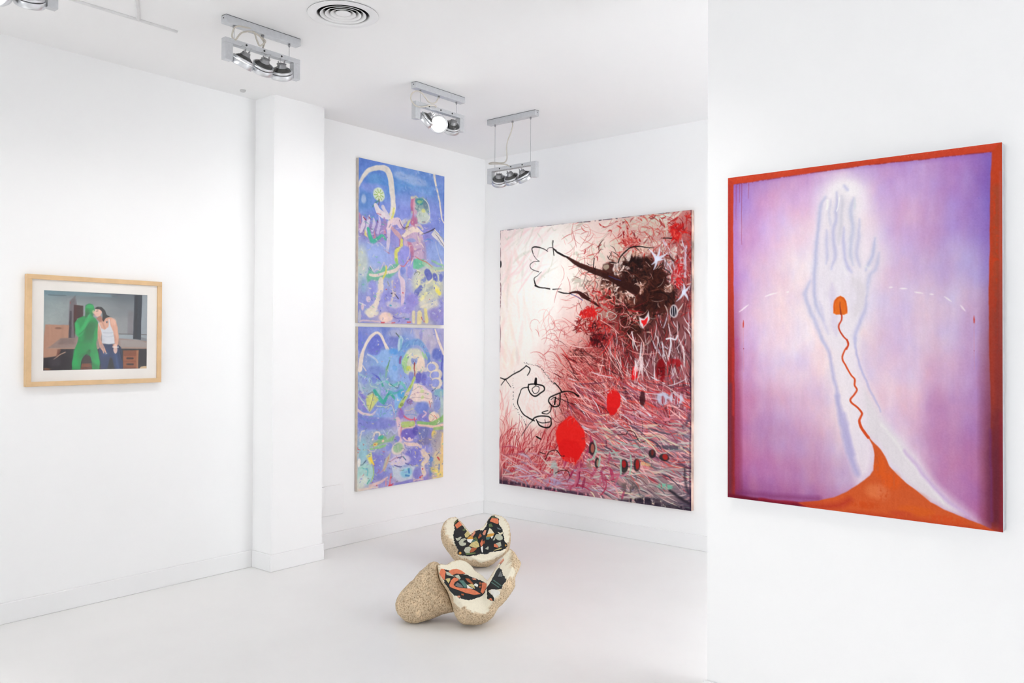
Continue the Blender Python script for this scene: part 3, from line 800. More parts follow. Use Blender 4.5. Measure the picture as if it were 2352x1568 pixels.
# the face
R.Z = (1120, 800, 3.919)
K = (22, 18, 18)
for pts, w_ in ((H(115, 265, 165, 278, 230, 235, 300, 195, 350, 155), (10, 14, 12, 14, 10)), (H(345, 155, 380, 180, 372, 220, 358, 240), (10, 13, 12, 10)), (H(120, 330, 160, 280), 9), (H(165, 285, 208, 350), 7), (H(370, 345, 310, 362, 292, 400, 270, 480, 285, 530, 320, 590, 370, 630, 420, 650), (12, 10, 11, 13, 11, 11, 12, 14)), (H(370, 320, 365, 355, 390, 410, 430, 430, 475, 400, 510, 370, 500, 335, 450, 320, 390, 318, 370, 325), 15), (H(430, 335, 400, 365, 420, 405, 455, 390, 460, 345, 430, 335), 8), (H(435, 270, 430, 315), (26, 34)), (H(655, 400, 600, 420, 560, 440, 552, 480, 590, 520, 640, 515, 650, 470, 655, 405), 15), (H(570, 460, 600, 440, 640, 460), 8), (H(610, 440, 605, 500), 18), (H(600, 310, 650, 360, 665, 385), 12), (H(665, 392, 720, 385, 770, 395, 815, 425), (18, 10, 12, 22)), (H(690, 410, 720, 470, 720, 545), 8), (H(575, 520, 570, 560, 540, 590, 495, 580, 500, 570, 545, 560), 10), (H(400, 650, 430, 620, 480, 605, 540, 615, 570, 635), 14), (H(440, 640, 470, 690, 530, 712, 570, 690, 570, 630), 15), (H(450, 655, 500, 670, 560, 665), 9), (H(515, 640, 520, 665), 6), (H(405, 650, 370, 690, 330, 750, 310, 790), (8, 6, 7, 4)), (H(440, 790, 475, 810), 16), (H(1250, 775, 1270, 740, 1320, 760, 1370, 840, 1420, 830), 7), (H(520, 1000, 560, 930, 620, 915, 655, 960, 690, 965), 8), (H(610, 1120, 660, 1095, 720, 1100, 740, 1150), 7), (H(470, 930, 520, 950), 8), (H(1170, 778, 1250, 772), 7)):
    R.stroke(pts, [v * 0.8 for v in w_] if isinstance(w_, tuple) else w_ * 0.8, K, 0.97, 1.1)
dots = catmull(np.array(H(330, 130, 420, 150, 480, 175, 520, 225, 560, 275, 600, 320)), 12)
dots2 = catmull(np.array(H(240, 200, 228, 330, 230, 420, 228, 490, 270, 560, 320, 640, 350, 700)), 8)
dots3 = catmull(np.array(H(560, 720, 500, 745, 450, 800, 400, 890, 340, 950)), 5)
for p in np.vstack([dots, dots2, dots3]):
    if rg.random() < 0.85:
        R.blob((p[0] + rg.normal(0, 3), p[1] + rg.normal(0, 3)), rg.uniform(2.5, 6), rg.uniform(2.5, 5), K, 0.95, 0.4)
for i in range(60):
    R.blob((rg.normal(410, 55), rg.normal(255, 40)), 2.2, 2.2, (60, 50, 48), 0.5, 0.6)
# dark houses and eyes low on the right
for p, rx, ry in (((1228, 1060), 34, 62), ((1340, 1050), 30, 56), ((1480, 950), 32, 40), ((1590, 980), 46, 34), ((985, 1030), 20, 46), ((940, 900), 30, 60)):
    R.blob(p, rx, ry, (44, 40, 42), 0.85, 0.35)
for p, rx, ry, c in (((1225, 1040), 18, 34, (170, 40, 40)), ((1345, 1045), 16, 44, (176, 44, 42)), ((1600, 975), 24, 26, (180, 50, 46)), ((1480, 940), 12, 26, (120, 50, 46)), ((945, 900), 16, 40, (180, 100, 86)), ((990, 1030), 10, 30, (170, 130, 110))):
    R.blob(p, rx, ry, c, 0.85, 0.4)
for pts in (H(1285, 960, 1290, 1060, 1280, 1130), H(1200, 1000, 1200, 1130), H(960, 830, 980, 900, 950, 990, 900, 1000), H(1010, 970, 1000, 1060)):
    R.stroke(pts, 14, (150, 196, 176), 0.8, 2)
for p, rx, ry, c in (((1580, 450), 60, 56, (190, 196, 214)), ((1700, 450), 64, 56, (200, 204, 220)), ((1580, 465), 18, 36, (150, 50, 60)), ((1700, 465), 22, 40, (150, 50, 60)), ((1560, 200), 40, 110, (130, 20, 26)), ((1680, 130), 70, 40, (160, 30, 36)), ((1610, 632), 40, 16, (210, 140, 150)), ((1395, 450), 26, 70, (60, 30, 34))):
    R.blob(p, rx, ry, c, 0.85, 0.5, dry=0.1)
for p in ((1570, 465), (1590, 465), (1690, 460), (1715, 470)):
    R.stroke(H(p[0], p[1] - 30, p[0] - 4, p[1] + 30), 5, (214, 214, 226), 0.8, 1.2)
for (y, x0, x1) in ((170, 1535, 1590), (200, 1540, 1585), (235, 1540, 1580), (300, 1550, 1575)):
    R.stroke(H(x0, y, (x0 + x1) / 2, y + 8, x1, y), 6, (70, 16, 22), 0.8, 1.2)
for i in range(22):
    x, y = rg.uniform(1330, 1400), rg.uniform(70, 200)
    R.stroke(H(x, y, x + rg.normal(0, 20), y + rg.uniform(40, 140)), 9, (232, 214, 214), 0.7, 1.8)
for i in range(26):
    x = rg.uniform(300, 420)
    x, y = rg.uniform(620, 860), rg.uniform(960, 1010)
    R.stroke(H(x, y, x + rg.normal(0, 10), y + 34), 5, (214, 110, 104), 0.6, 1.4)
# dark edges of the canvas
R.wob = 2.5
R.stroke(H(105, 1195, 300, 1225, 540, 1265, 900, 1320), (44, 26, 30, 26), (52, 42, 58), 0.8, 5, dry=0.15)
R.stroke(H(1180, 1360, 1400, 1385, 1600, 1420, 1850, 1462), (18, 44, 40, 46), (48, 40, 54), 0.8, 5, dry=0.15)
R.stroke(H(1290, 1360, 1480, 1360), 30, (44, 38, 50), 0.8, 4, dry=0.1)
R.stroke(H(1640, 1280, 1720, 1340, 1820, 1400), (24, 32, 30), (48, 44, 52), 0.85, 4)
R.stroke(H(1770, 1080, 1780, 1200, 1810, 1300), 26, (52, 48, 58), 0.7, 5, dry=0.2)
R.stroke(H(1815, 600, 1800, 660, 1760, 720), 34, (70, 62, 80), 0.7, 6, dry=0.2)
R.stroke(H(1835, 0, 1832, 600, 1828, 1000, 1825, 1450), (24, 10, 8, 20), (56, 40, 60), 0.8, 3)
R.Z = (1120, 460, 4.356)
R.stroke(H(2040, 100, 2040, 600, 2038, 1568), (10, 14, 12), (60, 40, 60), 0.8, 2.5, dry=0.1)
R.stroke(H(130, 300, 600, 245, 1200, 188, 1700, 130, 2045, 92), (10, 6, 10, 6, 8), (58, 48, 66), 0.9, 1.6, dry=0.1)
R.stroke(H(128, 300, 126, 900, 124, 1568), (6, 10, 5), (96, 60, 70), 0.8, 1.6, dry=0.2)
R.blob((134, 640), 10, 34, (30, 24, 30), 0.9, 0.5)
R.mottle(9, 3, 1, 1)

R.img = 132 + (R.img - 128) * 1.13
ar = thing('painting', 'large red, black and cream painting with a line-drawn face and outstretched arms', 'painting', (-3.7855, YB, 0.285))
R.mesh('painted_canvas', canvas_m, ar)
stretcher(ar, 'canvas_edge', 1, 5.535, -4.701, -2.870, 0.285, 2.478, 0.038, mat("smeared_canvas_edge", (196, 168, 154), 0.7, vary=0.55, scale=9, bump=0.3, bscale=600))

# ---------------------------------------------------------------- 3, 4 the two blue panels
B = Canvas(0, -4.885, 4.105, 5.026, 1.649, 2.891, 240, 360, 31)
B.Z = (800, 340, 3.7333)
B.lattice([
    [(72, 112, 204), (78, 118, 210), (92, 140, 216), (84, 132, 212), (96, 130, 214)],
    [(78, 122, 210), (66, 128, 210), (74, 136, 212), (96, 152, 220), (84, 124, 210)],
    [(84, 132, 206), (100, 126, 212), (112, 134, 216), (112, 132, 218), (108, 128, 216)],
    [(120, 120, 190), (118, 120, 200), (140, 134, 206), (124, 124, 206), (112, 142, 216)],
    [(144, 170, 218), (142, 164, 226), (134, 138, 216), (136, 150, 214), (132, 156, 218)],
    [(158, 184, 196), (140, 160, 210), (150, 160, 214), (158, 172, 200), (136, 148, 200)],
    [(126, 138, 206), (136, 140, 214), (138, 140, 216), (150, 156, 196), (126, 130, 202)],
    [(116, 128, 202), (160, 156, 196), (146, 144, 210), (168, 170, 186), (116, 122, 200)]])
B.mottle(30, 16, 1, 1.4, (1, 0.9, 0.5))
B.wob = 3


def many(cv, lst):
    for it in lst:
        k = it[0]
        if k == 's':
            cv.stroke(it[1], it[2], it[3], it[4] if len(it) > 4 else 0.92, it[5] if len(it) > 5 else 1.6)
        elif k == 'p':
            cv.poly(it[1], it[2], it[3] if len(it) > 3 else 0.92, it[4] if len(it) > 4 else 1.8)
        else:
            cv.blob(it[1], it[2], it[3], it[4], it[5] if len(it) > 5 else 0.9, it[6] if len(it) > 6 else 0.35)


CR_, PK, TE, YG, DB, LV, RD = (228, 222, 206), (226, 200, 208), (60, 170, 140), (206, 208, 84), (66, 76, 176), (150, 148, 220), (190, 50, 60)
for i in range(150):
    x, y = B.rng.uniform(90, 820), B.rng.uniform(90, 620)
    B.stroke(H(x, y, x + B.rng.normal(0, 26), y + B.rng.normal(0, 20)), B.rng.uniform(5, 16), [(70, 130, 214), (96, 150, 222), (84, 116, 206), (118, 140, 222), (140, 172, 228)][B.rng.integers(5)], 0.4, 4)
many(B, [
    ('b', (450, 240), 60, 34, (150, 180, 226), 0.7, 0.9), ('b', (550, 275), 70, 40, (152, 182, 228), 0.7, 0.9), ('b', (630, 300), 50, 30, (150, 176, 226), 0.6, 0.9),
    ('b', (580, 480), 190, 110, (126, 138, 218), 0.5, 0.8), ('b', (150, 440), 60, 80, (66, 120, 196), 0.6, 0.8), ('b', (130, 430), 20, 40, (176, 196, 224), 0.7, 0.7),
    ('b', (230, 270), 60, 50, (76, 140, 208), 0.7, 0.8), ('b', (210, 340), 110, 40, (132, 146, 222), 0.6, 0.8),
    ('s', H(82, 330, 130, 248, 178, 195, 255, 165, 335, 190, 365, 290, 382, 400, 384, 500, 372, 600), (20, 26, 36, 40, 56, 48, 46, 46, 40), CR_, 0.95, 2.2),
    ('s', H(388, 520, 380, 600, 366, 640), (14, 22, 20), YG, 0.8, 2), ('s', H(358, 560, 352, 630), 12, (200, 196, 120), 0.7, 2),
    ('s', H(735, 228, 758, 330, 778, 430, 790, 520, 805, 610, 822, 640), (20, 16, 14, 14, 12, 10), (234, 224, 206), 0.95, 1.4),
    ('b', (266, 400), 50, 58, (206, 224, 196), 0.95, 0.25), ('b', (266, 408), 24, 30, (224, 230, 200), 0.8, 0.5)])
for a in range(9):
    t = a * 2 * math.pi / 9 + 0.3
    B.stroke(H(266 + 14 * math.cos(t), 402 + 16 * math.sin(t), 266 + 40 * math.cos(t), 402 + 48 * math.sin(t)), 7, (130, 176, 66), 0.9, 1.2)
many(B, [
    ('s', H(210, 500, 240, 468, 262, 455), 12, (54, 120, 130)), ('s', H(266, 440, 264, 490), 6, (90, 60, 40)),
    ('s', H(236, 490, 262, 540, 300, 570, 340, 590), (34, 52, 60, 46), (224, 214, 216)), ('s', H(300, 500, 350, 590), 30, (206, 200, 214)), ('s', H(250, 560, 280, 570), 10, (190, 130, 160)),
    ('p', H(84, 560, 130, 580, 200, 640, 330, 620, 330, 760, 240, 820, 190, 810, 150, 740, 100, 740), (136, 116, 176), 0.7, 6),
    ('s', H(105, 710, 130, 650, 128, 585), (26, 34, 16), (216, 206, 222)), ('s', H(150, 720, 170, 640, 182, 575), (22, 30, 12), (206, 200, 220)), ('s', H(205, 700, 220, 640, 216, 590), (26, 30, 10), (196, 192, 222)), ('s', H(250, 720, 268, 640, 262, 585), (24, 28, 10), (190, 180, 220)),
    ('s', H(300, 730, 316, 650, 310, 600), (20, 30, 14), (150, 120, 180)), ('s', H(95, 560, 105, 640), 14, (190, 120, 150), 0.8), ('p', H(140, 690, 170, 760, 140, 740), (226, 216, 120)), ('p', H(85, 640, 110, 660, 100, 720), (170, 130, 180), 0.8),
    ('s', H(130, 590, 152, 612), 8, (130, 24, 40)), ('s', H(180, 592, 188, 600), 8, (140, 30, 50)), ('s', H(246, 615, 252, 632), 8, (90, 30, 90)),
    ('s', H(170, 690, 205, 790, 250, 770, 285, 745, 320, 780), (26, 36, 30, 20, 14), (44, 168, 134)), ('p', H(214, 770, 225, 700, 236, 765), (196, 120, 140)), ('p', H(300, 735, 312, 690, 325, 740), (190, 110, 140)),
    ('s', H(170, 800, 215, 828, 265, 805, 310, 845), 9, (190, 190, 214), 0.9), ('s', H(350, 640, 345, 780, 330, 880), (34, 34, 26), (206, 196, 214), 0.9), ('s', H(305, 870, 348, 902), 6, RD, 0.8),
    ('b', (230, 900), 110, 90, (140, 166, 228), 0.8, 0.6), ('b', (120, 960), 50, 120, (190, 204, 184), 0.7, 0.9),
    # standing figure
    ('s', H(340, 690, 370, 645, 420, 625, 450, 660), (34, 50, 56, 50), PK), ('s', H(380, 690, 420, 730, 450, 770), (30, 40, 26), (196, 150, 160)), ('s', H(350, 680, 365, 655), 10, (140, 130, 160)), ('s', H(395, 690, 405, 665), 8, (150, 130, 170)),
    ('p', H(470, 740, 500, 690, 560, 650, 600, 690, 640, 760, 668, 880, 660, 965, 560, 945, 530, 850, 480, 830), (190, 160, 190), 0.92, 3),
    ('s', H(465, 745, 520, 720, 580, 695, 640, 730), (26, 40, 44, 22), (232, 218, 200)), ('s', H(520, 800, 545, 860, 545, 940), (30, 40, 40), (170, 90, 130), 0.8, 4), ('s', H(640, 800, 660, 880, 655, 950), 24, (150, 140, 186), 0.8, 4),
    ('s', H(580, 830, 620, 820, 640, 850), 12, (224, 206, 206), 0.8), ('s', H(570, 880, 620, 870, 650, 900), 12, (150, 120, 170), 0.8), ('s', H(600, 760, 615, 800), 16, (216, 206, 186), 0.8), ('b', (540, 790), 40, 14, (120, 140, 206), 0.8, 0.5),
    ('s', H(555, 430, 548, 520, 552, 640), (34, 34, 40), (186, 92, 128), 0.9, 3), ('s', H(545, 425, 580, 418, 610, 440), 14, (196, 204, 170)), ('b', (575, 500), 20, 80, (214, 160, 176), 0.8, 0.6),
    ('b', (632, 500), 56, 76, (126, 160, 160), 0.92, 0.3), ('b', (612, 458), 40, 30, (40, 130, 140), 0.9, 0.5), ('b', (610, 460), 22, 14, (150, 200, 120), 0.8, 0.6), ('b', (660, 490), 22, 40, (70, 100, 130), 0.7, 0.6), ('b', (640, 595), 56, 56, (190, 206, 194), 0.95, 0.3), ('b', (640, 540), 16, 16, (206, 210, 110), 0.8, 0.6),
    ('s', H(648, 440, 685, 490, 692, 590, 660, 640), 8, (214, 216, 214), 0.9), ('b', (575, 630), 24, 46, (176, 90, 130), 0.8, 0.6), ('s', H(580, 660, 620, 660, 640, 690), 20, (206, 190, 196), 0.9),
    ('s', H(545, 540, 525, 620, 500, 690), (14, 20, 22), (206, 208, 116)), ('s', H(485, 690, 520, 675), 6, (110, 60, 50)),
    ('s', H(458, 780, 455, 850, 410, 890, 408, 960), (22, 34, 30, 34), (216, 216, 90)), ('s', H(440, 780, 445, 840), 5, RD, 0.8), ('s', H(408, 960, 415, 1000), 26, (130, 190, 90)), ('s', H(400, 860, 430, 850), 5, (120, 110, 40), 0.8),
    ('s', H(470, 640, 520, 600, 545, 560), (30, 24, 12), (196, 196, 200), 0.85), ('b', (500, 560), 50, 60, (108, 126, 214), 0.8, 0.6),
    ('s', H(440, 620, 470, 680, 500, 690), 6, (70, 50, 90), 0.8), ('s', H(635, 735, 690, 718, 738, 688), (5, 9, 11), (46, 44, 80)),
    ('p', H(738, 690, 770, 722, 825, 830, 825, 862, 770, 800, 712, 742), (222, 218, 216)), ('s', H(745, 730, 790, 800, 824, 850), 4, (60, 60, 90), 0.9, 1), ('s', H(735, 700, 800, 770, 824, 800), 4, (150, 150, 120), 0.9, 1),
    ('s', H(650, 800, 690, 785, 725, 795), 8, (60, 130, 210), 0.8), ('s', H(750, 800, 780, 920, 810, 1030), 9, (226, 214, 206), 0.8), ('b', (740, 880), 70, 90, (126, 158, 222), 0.7, 0.6),
    ('b', (488, 915), 52, 80, (132, 136, 222), 0.92, 0.3), ('s', H(530, 830, 530, 900, 500, 960), 6, (226, 190, 200), 0.8),
    # green bank
    ('p', H(150, 1110, 180, 1020, 220, 1070, 300, 1010, 330, 1050, 380, 1000, 430, 990, 425, 1050, 350, 1120, 300, 1110, 220, 1140, 160, 1150), (92, 176, 140), 0.9, 4),
    ('s', H(180, 1090, 300, 1078, 400, 1050, 440, 1000), (20, 26, 26, 16), (230, 208, 200)), ('s', H(190, 1010, 215, 1050, 240, 1030, 270, 1045, 300, 985, 325, 1040, 360, 1000, 385, 1030), 6, (220, 200, 206), 0.85), ('s', H(322, 1020, 318, 1080, 300, 1120), (14, 20, 18), (206, 206, 80)), ('s', H(185, 1015, 195, 1040), 5, (40, 60, 70)),
    ('p', H(560, 960, 600, 940, 650, 955, 660, 1010, 600, 1040, 560, 1025), (84, 186, 140)), ('s', H(650, 985, 720, 1030, 820, 1040), (40, 34, 24), (150, 196, 160), 0.85), ('s', H(720, 970, 780, 1000, 815, 1010), 16, (130, 190, 150), 0.85), ('s', H(700, 1050, 820, 1050), 14, (206, 206, 170), 0.8),
    ('s', H(440, 1000, 470, 1005, 505, 970, 530, 950), 7, (216, 90, 100)), ('s', H(580, 930, 650, 970, 720, 1025), 6, (200, 90, 90)), ('s', H(560, 940, 540, 1000, 550, 1060), 10, (226, 206, 200), 0.8), ('s', H(440, 1010, 435, 1090, 470, 1160, 465, 1340), (16, 20, 46, 30), (220, 198, 212), 0.9), ('s', H(500, 1020, 510, 1100), 12, (222, 170, 186), 0.8),
    ('b', (465, 1050), 24, 34, (110, 130, 210), 0.9, 0.4), ('b', (530, 1060), 30, 70, (134, 138, 218), 0.8, 0.6),
    ('s', H(280, 1130, 272, 1240, 232, 1340, 190, 1420), (50, 56, 40, 70), (228, 216, 194), 0.9, 3), ('s', H(380, 1150, 395, 1230, 370, 1310), (30, 34, 16), (226, 212, 190), 0.85, 3), ('s', H(340, 1150, 350, 1180), 10, (120, 130, 120), 0.7), ('b', (200, 1410), 56, 34, (222, 218, 196), 0.9, 0.5),
    ('b', (205, 1190), 34, 60, (130, 136, 216), 0.85, 0.5), ('b', (410, 1170), 34, 60, (140, 140, 216), 0.85, 0.5), ('b', (320, 1280), 50, 50, (128, 132, 214), 0.8, 0.7), ('b', (130, 1180), 24, 60, (120, 160, 200), 0.7, 0.7), ('b', (175, 1295), 20, 26, (222, 200, 214), 0.85, 0.5), ('b', (125, 1360), 14, 30, (230, 206, 206), 0.8, 0.6), ('s', H(100, 1320, 150, 1350), 10, (216, 210, 220), 0.8),
    # shell
    ('b', (690, 1170), 130, 150, (196, 204, 176), 0.9, 0.4), ('b', (690, 1330), 90, 60, (206, 208, 190), 0.9, 0.5)])
for (x, y, l, w_, a, c) in [(680, 1085, 60, 60, 1.1, (70, 84, 178)), (740, 1110, 60, 46, 1.3, (76, 90, 184)), (790, 1110, 50, 36, 1.5, (80, 96, 190)), (600, 1210, 80, 36, -0.8, (86, 100, 186)), (640, 1130, 60, 30, -0.9, (110, 126, 190)), (600, 1160, 80, 24, -1.0, (226, 226, 176)), (660, 1240, 90, 26, -0.7, (220, 224, 160)), (620, 1290, 90, 24, -0.6, (224, 222, 150)), (700, 1200, 80, 30, -0.5, (150, 164, 170)), (720, 1300, 80, 24, -0.5, (170, 180, 186)), (760, 1200, 60, 34, 0.6, (226, 222, 140)), (770, 1230, 50, 30, 0.9, (228, 220, 80)), (740, 1160, 50, 26, 1.1, (206, 214, 160)), (600, 1060, 50, 20, 1.0, (220, 226, 190)), (650, 1350, 80, 22, -0.4, (226, 222, 196)), (590, 1250, 60, 16, -0.9, (80, 90, 180)), (690, 1140, 70, 16, -0.6, (232, 226, 190)), (740, 1380, 50, 22, 0.2, (228, 220, 206))]:
    dx, dy = math.cos(a) * l / 2, math.sin(a) * l / 2
    B.stroke(H(x - dx, y - dy, x + 6, y, x + dx, y + dy), w_, c, 0.9, 3, 0.3)
many(B, [
    ('b', (555, 1300), 50, 60, (134, 128, 214), 0.9, 0.6), ('b', (760, 1420), 70, 60, (128, 124, 200), 0.9, 0.6), ('b', (500, 1380), 70, 50, (140, 136, 216), 0.8, 0.7), ('b', (390, 1340), 60, 30, (200, 200, 210), 0.7, 0.7),
    ('b', (320, 1450), 60, 44, (236, 206, 190), 0.95, 0.5), ('s', H(560, 1410, 560, 1490), 30, (222, 216, 160), 0.9, 3), ('s', H(610, 1420, 610, 1490), 44, (226, 214, 146), 0.9, 3), ('s', H(665, 1390, 670, 1480), 34, (226, 218, 130), 0.9, 3), ('b', (470, 1430), 60, 20, (170, 176, 216), 0.8, 0.6), ('s', H(380, 1440, 420, 1460, 480, 1450), 7, (80, 84, 180), 0.8), ('s', H(490, 1466, 518, 1466), 10, (40, 110, 150)),
    ('b', (100, 1440), 14, 60, (190, 196, 200), 0.7, 0.7), ('s', H(110, 1480, 260, 1490, 380, 1500), 12, (224, 190, 190), 0.8, 3),
    ('s', H(280, 1494, 306, 1494), 12, RD), ('s', H(505, 1497, 530, 1494), 12, RD), ('s', H(375, 1498, 400, 1498), 7, RD), ('b', (373, 1244), 9, 10, (40, 60, 90), 1), ('s', H(400, 1250, 430, 1285), 8, (50, 50, 70)), ('b', (324, 1212), 6, 6, RD, 1), ('b', (470, 1238), 6, 6, RD, 1), ('b', (398, 1190), 6, 6, (200, 160, 40), 1), ('b', (365, 1348), 10, 8, (60, 150, 190), 1),
    ('s', H(625, 1450, 634, 1470), 6, RD), ('s', H(648, 1478, 652, 1486), 6, RD), ('b', (700, 1292), 5, 5, RD, 1), ('s', H(570, 1080, 590, 1060, 615, 1065, 605, 1085), 5, (70, 80, 60), 0.8, 1)])
def flecks(cv, n, x, y, cols, w=(3, 9), L=(8, 34), alpha=(0.45, 0.85)):
    for _ in range(n):
        px_, py_ = cv.rng.uniform(*x), cv.rng.uniform(*y)
        a_, l_ = cv.rng.uniform(0, 6.28), cv.rng.uniform(*L)
        cv.stroke(H(px_, py_, px_ + l_ * 0.5 * math.cos(a_) + cv.rng.normal(0, 4), py_ + l_ * 0.5 * math.sin(a_), px_ + l_ * math.cos(a_ + 0.5), py_ + l_ * math.sin(a_ + 0.5)), cv.rng.uniform(*w), cols[cv.rng.integers(len(cols))], cv.rng.uniform(*alpha), 1.4, 0.3)


FC = [(228, 222, 206), (226, 204, 212), (90, 176, 150), (70, 84, 180), (206, 210, 140), (150, 168, 224), (170, 140, 190), (120, 130, 214), (190, 206, 214)]
flecks(B, 60, (430, 820), (110, 420), [(150, 182, 228), (92, 140, 216), (70, 118, 206), (120, 160, 224)], (6, 16), (14, 50), (0.3, 0.6))
flecks(B, 130, (90, 820), (560, 1480), FC)
flecks(B, 60, (90, 460), (1000, 1480), FC)
flecks(B, 50, (560, 820), (1040, 1400), [(230, 226, 170), (70, 84, 178), (206, 212, 190), (120, 134, 190)])
flecks(B, 40, (90, 340), (560, 820), [(216, 206, 222), (120, 90, 160), (70, 60, 120), (60, 160, 140)], (3, 7))
flecks(B, 36, (470, 680), (620, 960), [(226, 200, 206), (150, 110, 150), (110, 80, 130), (206, 190, 170)], (3, 8))
flecks(B, 30, (560, 690), (430, 640), [(60, 110, 120), (206, 216, 200), (150, 180, 150)], (3, 8))
B.mottle(34, 9, 1, 1.3, (1, 1, 0.7))
B.stroke(H(88, 80, 84, 700, 72, 1490), 10, (226, 212, 206), 0.5, 3, dry=0.35)
B.mottle(18, 3)
rr = B.rng

C2 = Canvas(0, -4.885, 4.108, 5.028, 0.383, 1.620, 240, 360, 37)
C2.Z = (800, 730, 3.7333)
C2.lattice([
    [(108, 124, 204), (98, 122, 206), (136, 150, 206), (104, 124, 210), (150, 152, 206)],
    [(88, 108, 206), (98, 118, 202), (92, 138, 214), (150, 158, 210), (150, 150, 202)],
    [(118, 138, 204), (118, 162, 222), (98, 156, 226), (150, 166, 210), (106, 116, 206)],
    [(124, 150, 208), (110, 150, 206), (126, 158, 226), (126, 136, 212), (120, 140, 212)],
    [(146, 168, 200), (126, 172, 196), (112, 156, 218), (150, 150, 206), (112, 136, 208)],
    [(116, 122, 206), (102, 128, 212), (140, 138, 208), (160, 156, 200), (146, 166, 196)],
    [(112, 128, 212), (126, 148, 216), (176, 158, 200), (112, 108, 202), (160, 168, 170)],
    [(138, 168, 196), (146, 170, 180), (156, 158, 208), (108, 108, 202), (150, 146, 166)],
    [(140, 188, 198), (126, 132, 208), (176, 168, 206), (124, 130, 216), (196, 184, 160)],
    [(164, 198, 198), (112, 118, 206), (156, 178, 216), (130, 140, 208), (222, 202, 136)],
    [(204, 208, 194), (140, 134, 200), (190, 166, 204), (126, 116, 202), (220, 204, 136)]])
C2.mottle(34, 14, 1, 1.3, (1, 0.9, 0.5))
C2.wob = 3
for i in range(160):
    x, y = rr.uniform(80, 820), rr.uniform(80, 1420)
    C2.stroke(H(x, y, x + rr.normal(0, 26), y + rr.normal(0, 26)), rr.uniform(5, 18), [(88, 110, 206), (120, 146, 222), (104, 120, 210), (150, 170, 222), (130, 136, 214)][rr.integers(5)], 0.35, 4)
many(C2, [
    ('p', H(560, 92, 720, 92, 760, 220, 700, 320, 620, 260, 575, 180), (184, 180, 204), 0.8, 8), ('b', (620, 150), 14, 50, (130, 132, 210), 0.7, 0.7), ('b', (680, 260), 20, 60, (140, 140, 206), 0.6, 0.8),
    ('b', (235, 215), 66, 62, (82, 98, 204), 0.95, 0.4), ('b', (100, 200), 20, 90, (84, 104, 206), 0.8, 0.6), ('b', (400, 200), 60, 60, (98, 110, 196), 0.8, 0.7), ('b', (400, 130), 60, 30, (170, 178, 210), 0.7, 0.8),
    ('s', H(95, 440, 100, 380, 125, 290, 160, 210, 195, 155, 238, 128, 285, 155, 312, 215, 330, 272), (46, 40, 30, 26, 24, 22, 26, 28, 36), (230, 218, 204), 0.95, 2), ('s', H(742, 98, 775, 200, 800, 270, 815, 320), (14, 22, 20, 16), (232, 218, 202), 0.95, 1.6),
    ('p', H(175, 290, 240, 300, 330, 268, 400, 290, 430, 330, 425, 540, 370, 530, 330, 430, 240, 370, 190, 340), (126, 174, 234), 0.9, 4), ('b', (385, 290), 40, 26, (60, 140, 226), 0.8, 0.7), ('b', (400, 430), 20, 30, (84, 150, 226), 0.7, 0.8), ('b', (225, 290), 50, 30, (92, 100, 206), 0.8, 0.6), ('s', H(170, 310, 230, 350, 250, 380), 16, (190, 206, 226), 0.8),
    ('p', H(432, 150, 455, 150, 470, 185, 452, 250, 425, 290, 420, 230), (170, 208, 224)), ('s', H(408, 130, 432, 160), 9, (60, 80, 80)), ('s', H(450, 190, 446, 280), 20, (80, 160, 200), 0.7, 3), ('s', H(448, 340, 446, 385), 20, (110, 70, 150)),
    ('s', H(490, 235, 560, 205, 630, 235, 690, 320), (40, 46, 44, 30), (84, 140, 208), 0.85, 4), ('s', H(500, 250, 515, 225), 5, (150, 190, 220), 0.9), ('s', H(560, 235, 566, 205), 5, (150, 190, 220), 0.9), ('s', H(610, 250, 622, 225), 5, (150, 190, 220), 0.9),
    ('b', (560, 380), 92, 122, (206, 214, 190), 0.95, 0.2), ('s', H(500, 330, 480, 390, 500, 450), (40, 46, 40), (146, 204, 130), 0.9, 3), ('b', (520, 430), 20, 24, (200, 214, 70), 0.8, 0.6), ('b', (620, 400), 36, 70, (236, 214, 196), 0.9, 0.4), ('b', (565, 360), 30, 36, (126, 146, 206), 0.95, 0.25), ('b', (567, 330), 30, 16, (232, 220, 184), 0.8, 0.5), ('s', H(552, 366, 556, 368), 6, (60, 60, 130)), ('s', H(576, 366, 580, 368), 6, (60, 60, 130)),
    ('s', H(568, 385, 567, 440, 570, 500), (16, 10, 8), (150, 50, 50)), ('s', H(580, 430, 578, 500), 8, (226, 200, 150)), ('s', H(540, 300, 500, 330), 8, (232, 226, 196)), ('s', H(590, 450, 630, 440), 10, (240, 226, 206)),
    ('s', H(636, 300, 655, 340), 14, (140, 200, 130)), ('s', H(660, 310, 675, 350), 12, (150, 206, 140)), ('b', (760, 310), 40, 46, (66, 90, 190), 0.85, 0.6), ('s', H(808, 330, 800, 450, 805, 560), (16, 20, 18), (60, 76, 180), 0.9, 2), ('b', (690, 370), 14, 40, (70, 110, 200), 0.8, 0.6)])
for (x, y, r_) in ((712, 420, 34), (742, 490, 36), (748, 560, 34)):
    C2.blob((x + 10, y), r_ + 18, r_ + 16, (226, 218, 196), 0.9, 0.2)
    C2.blob((x, y), r_, r_, (128, 146, 224), 0.95, 0.25)
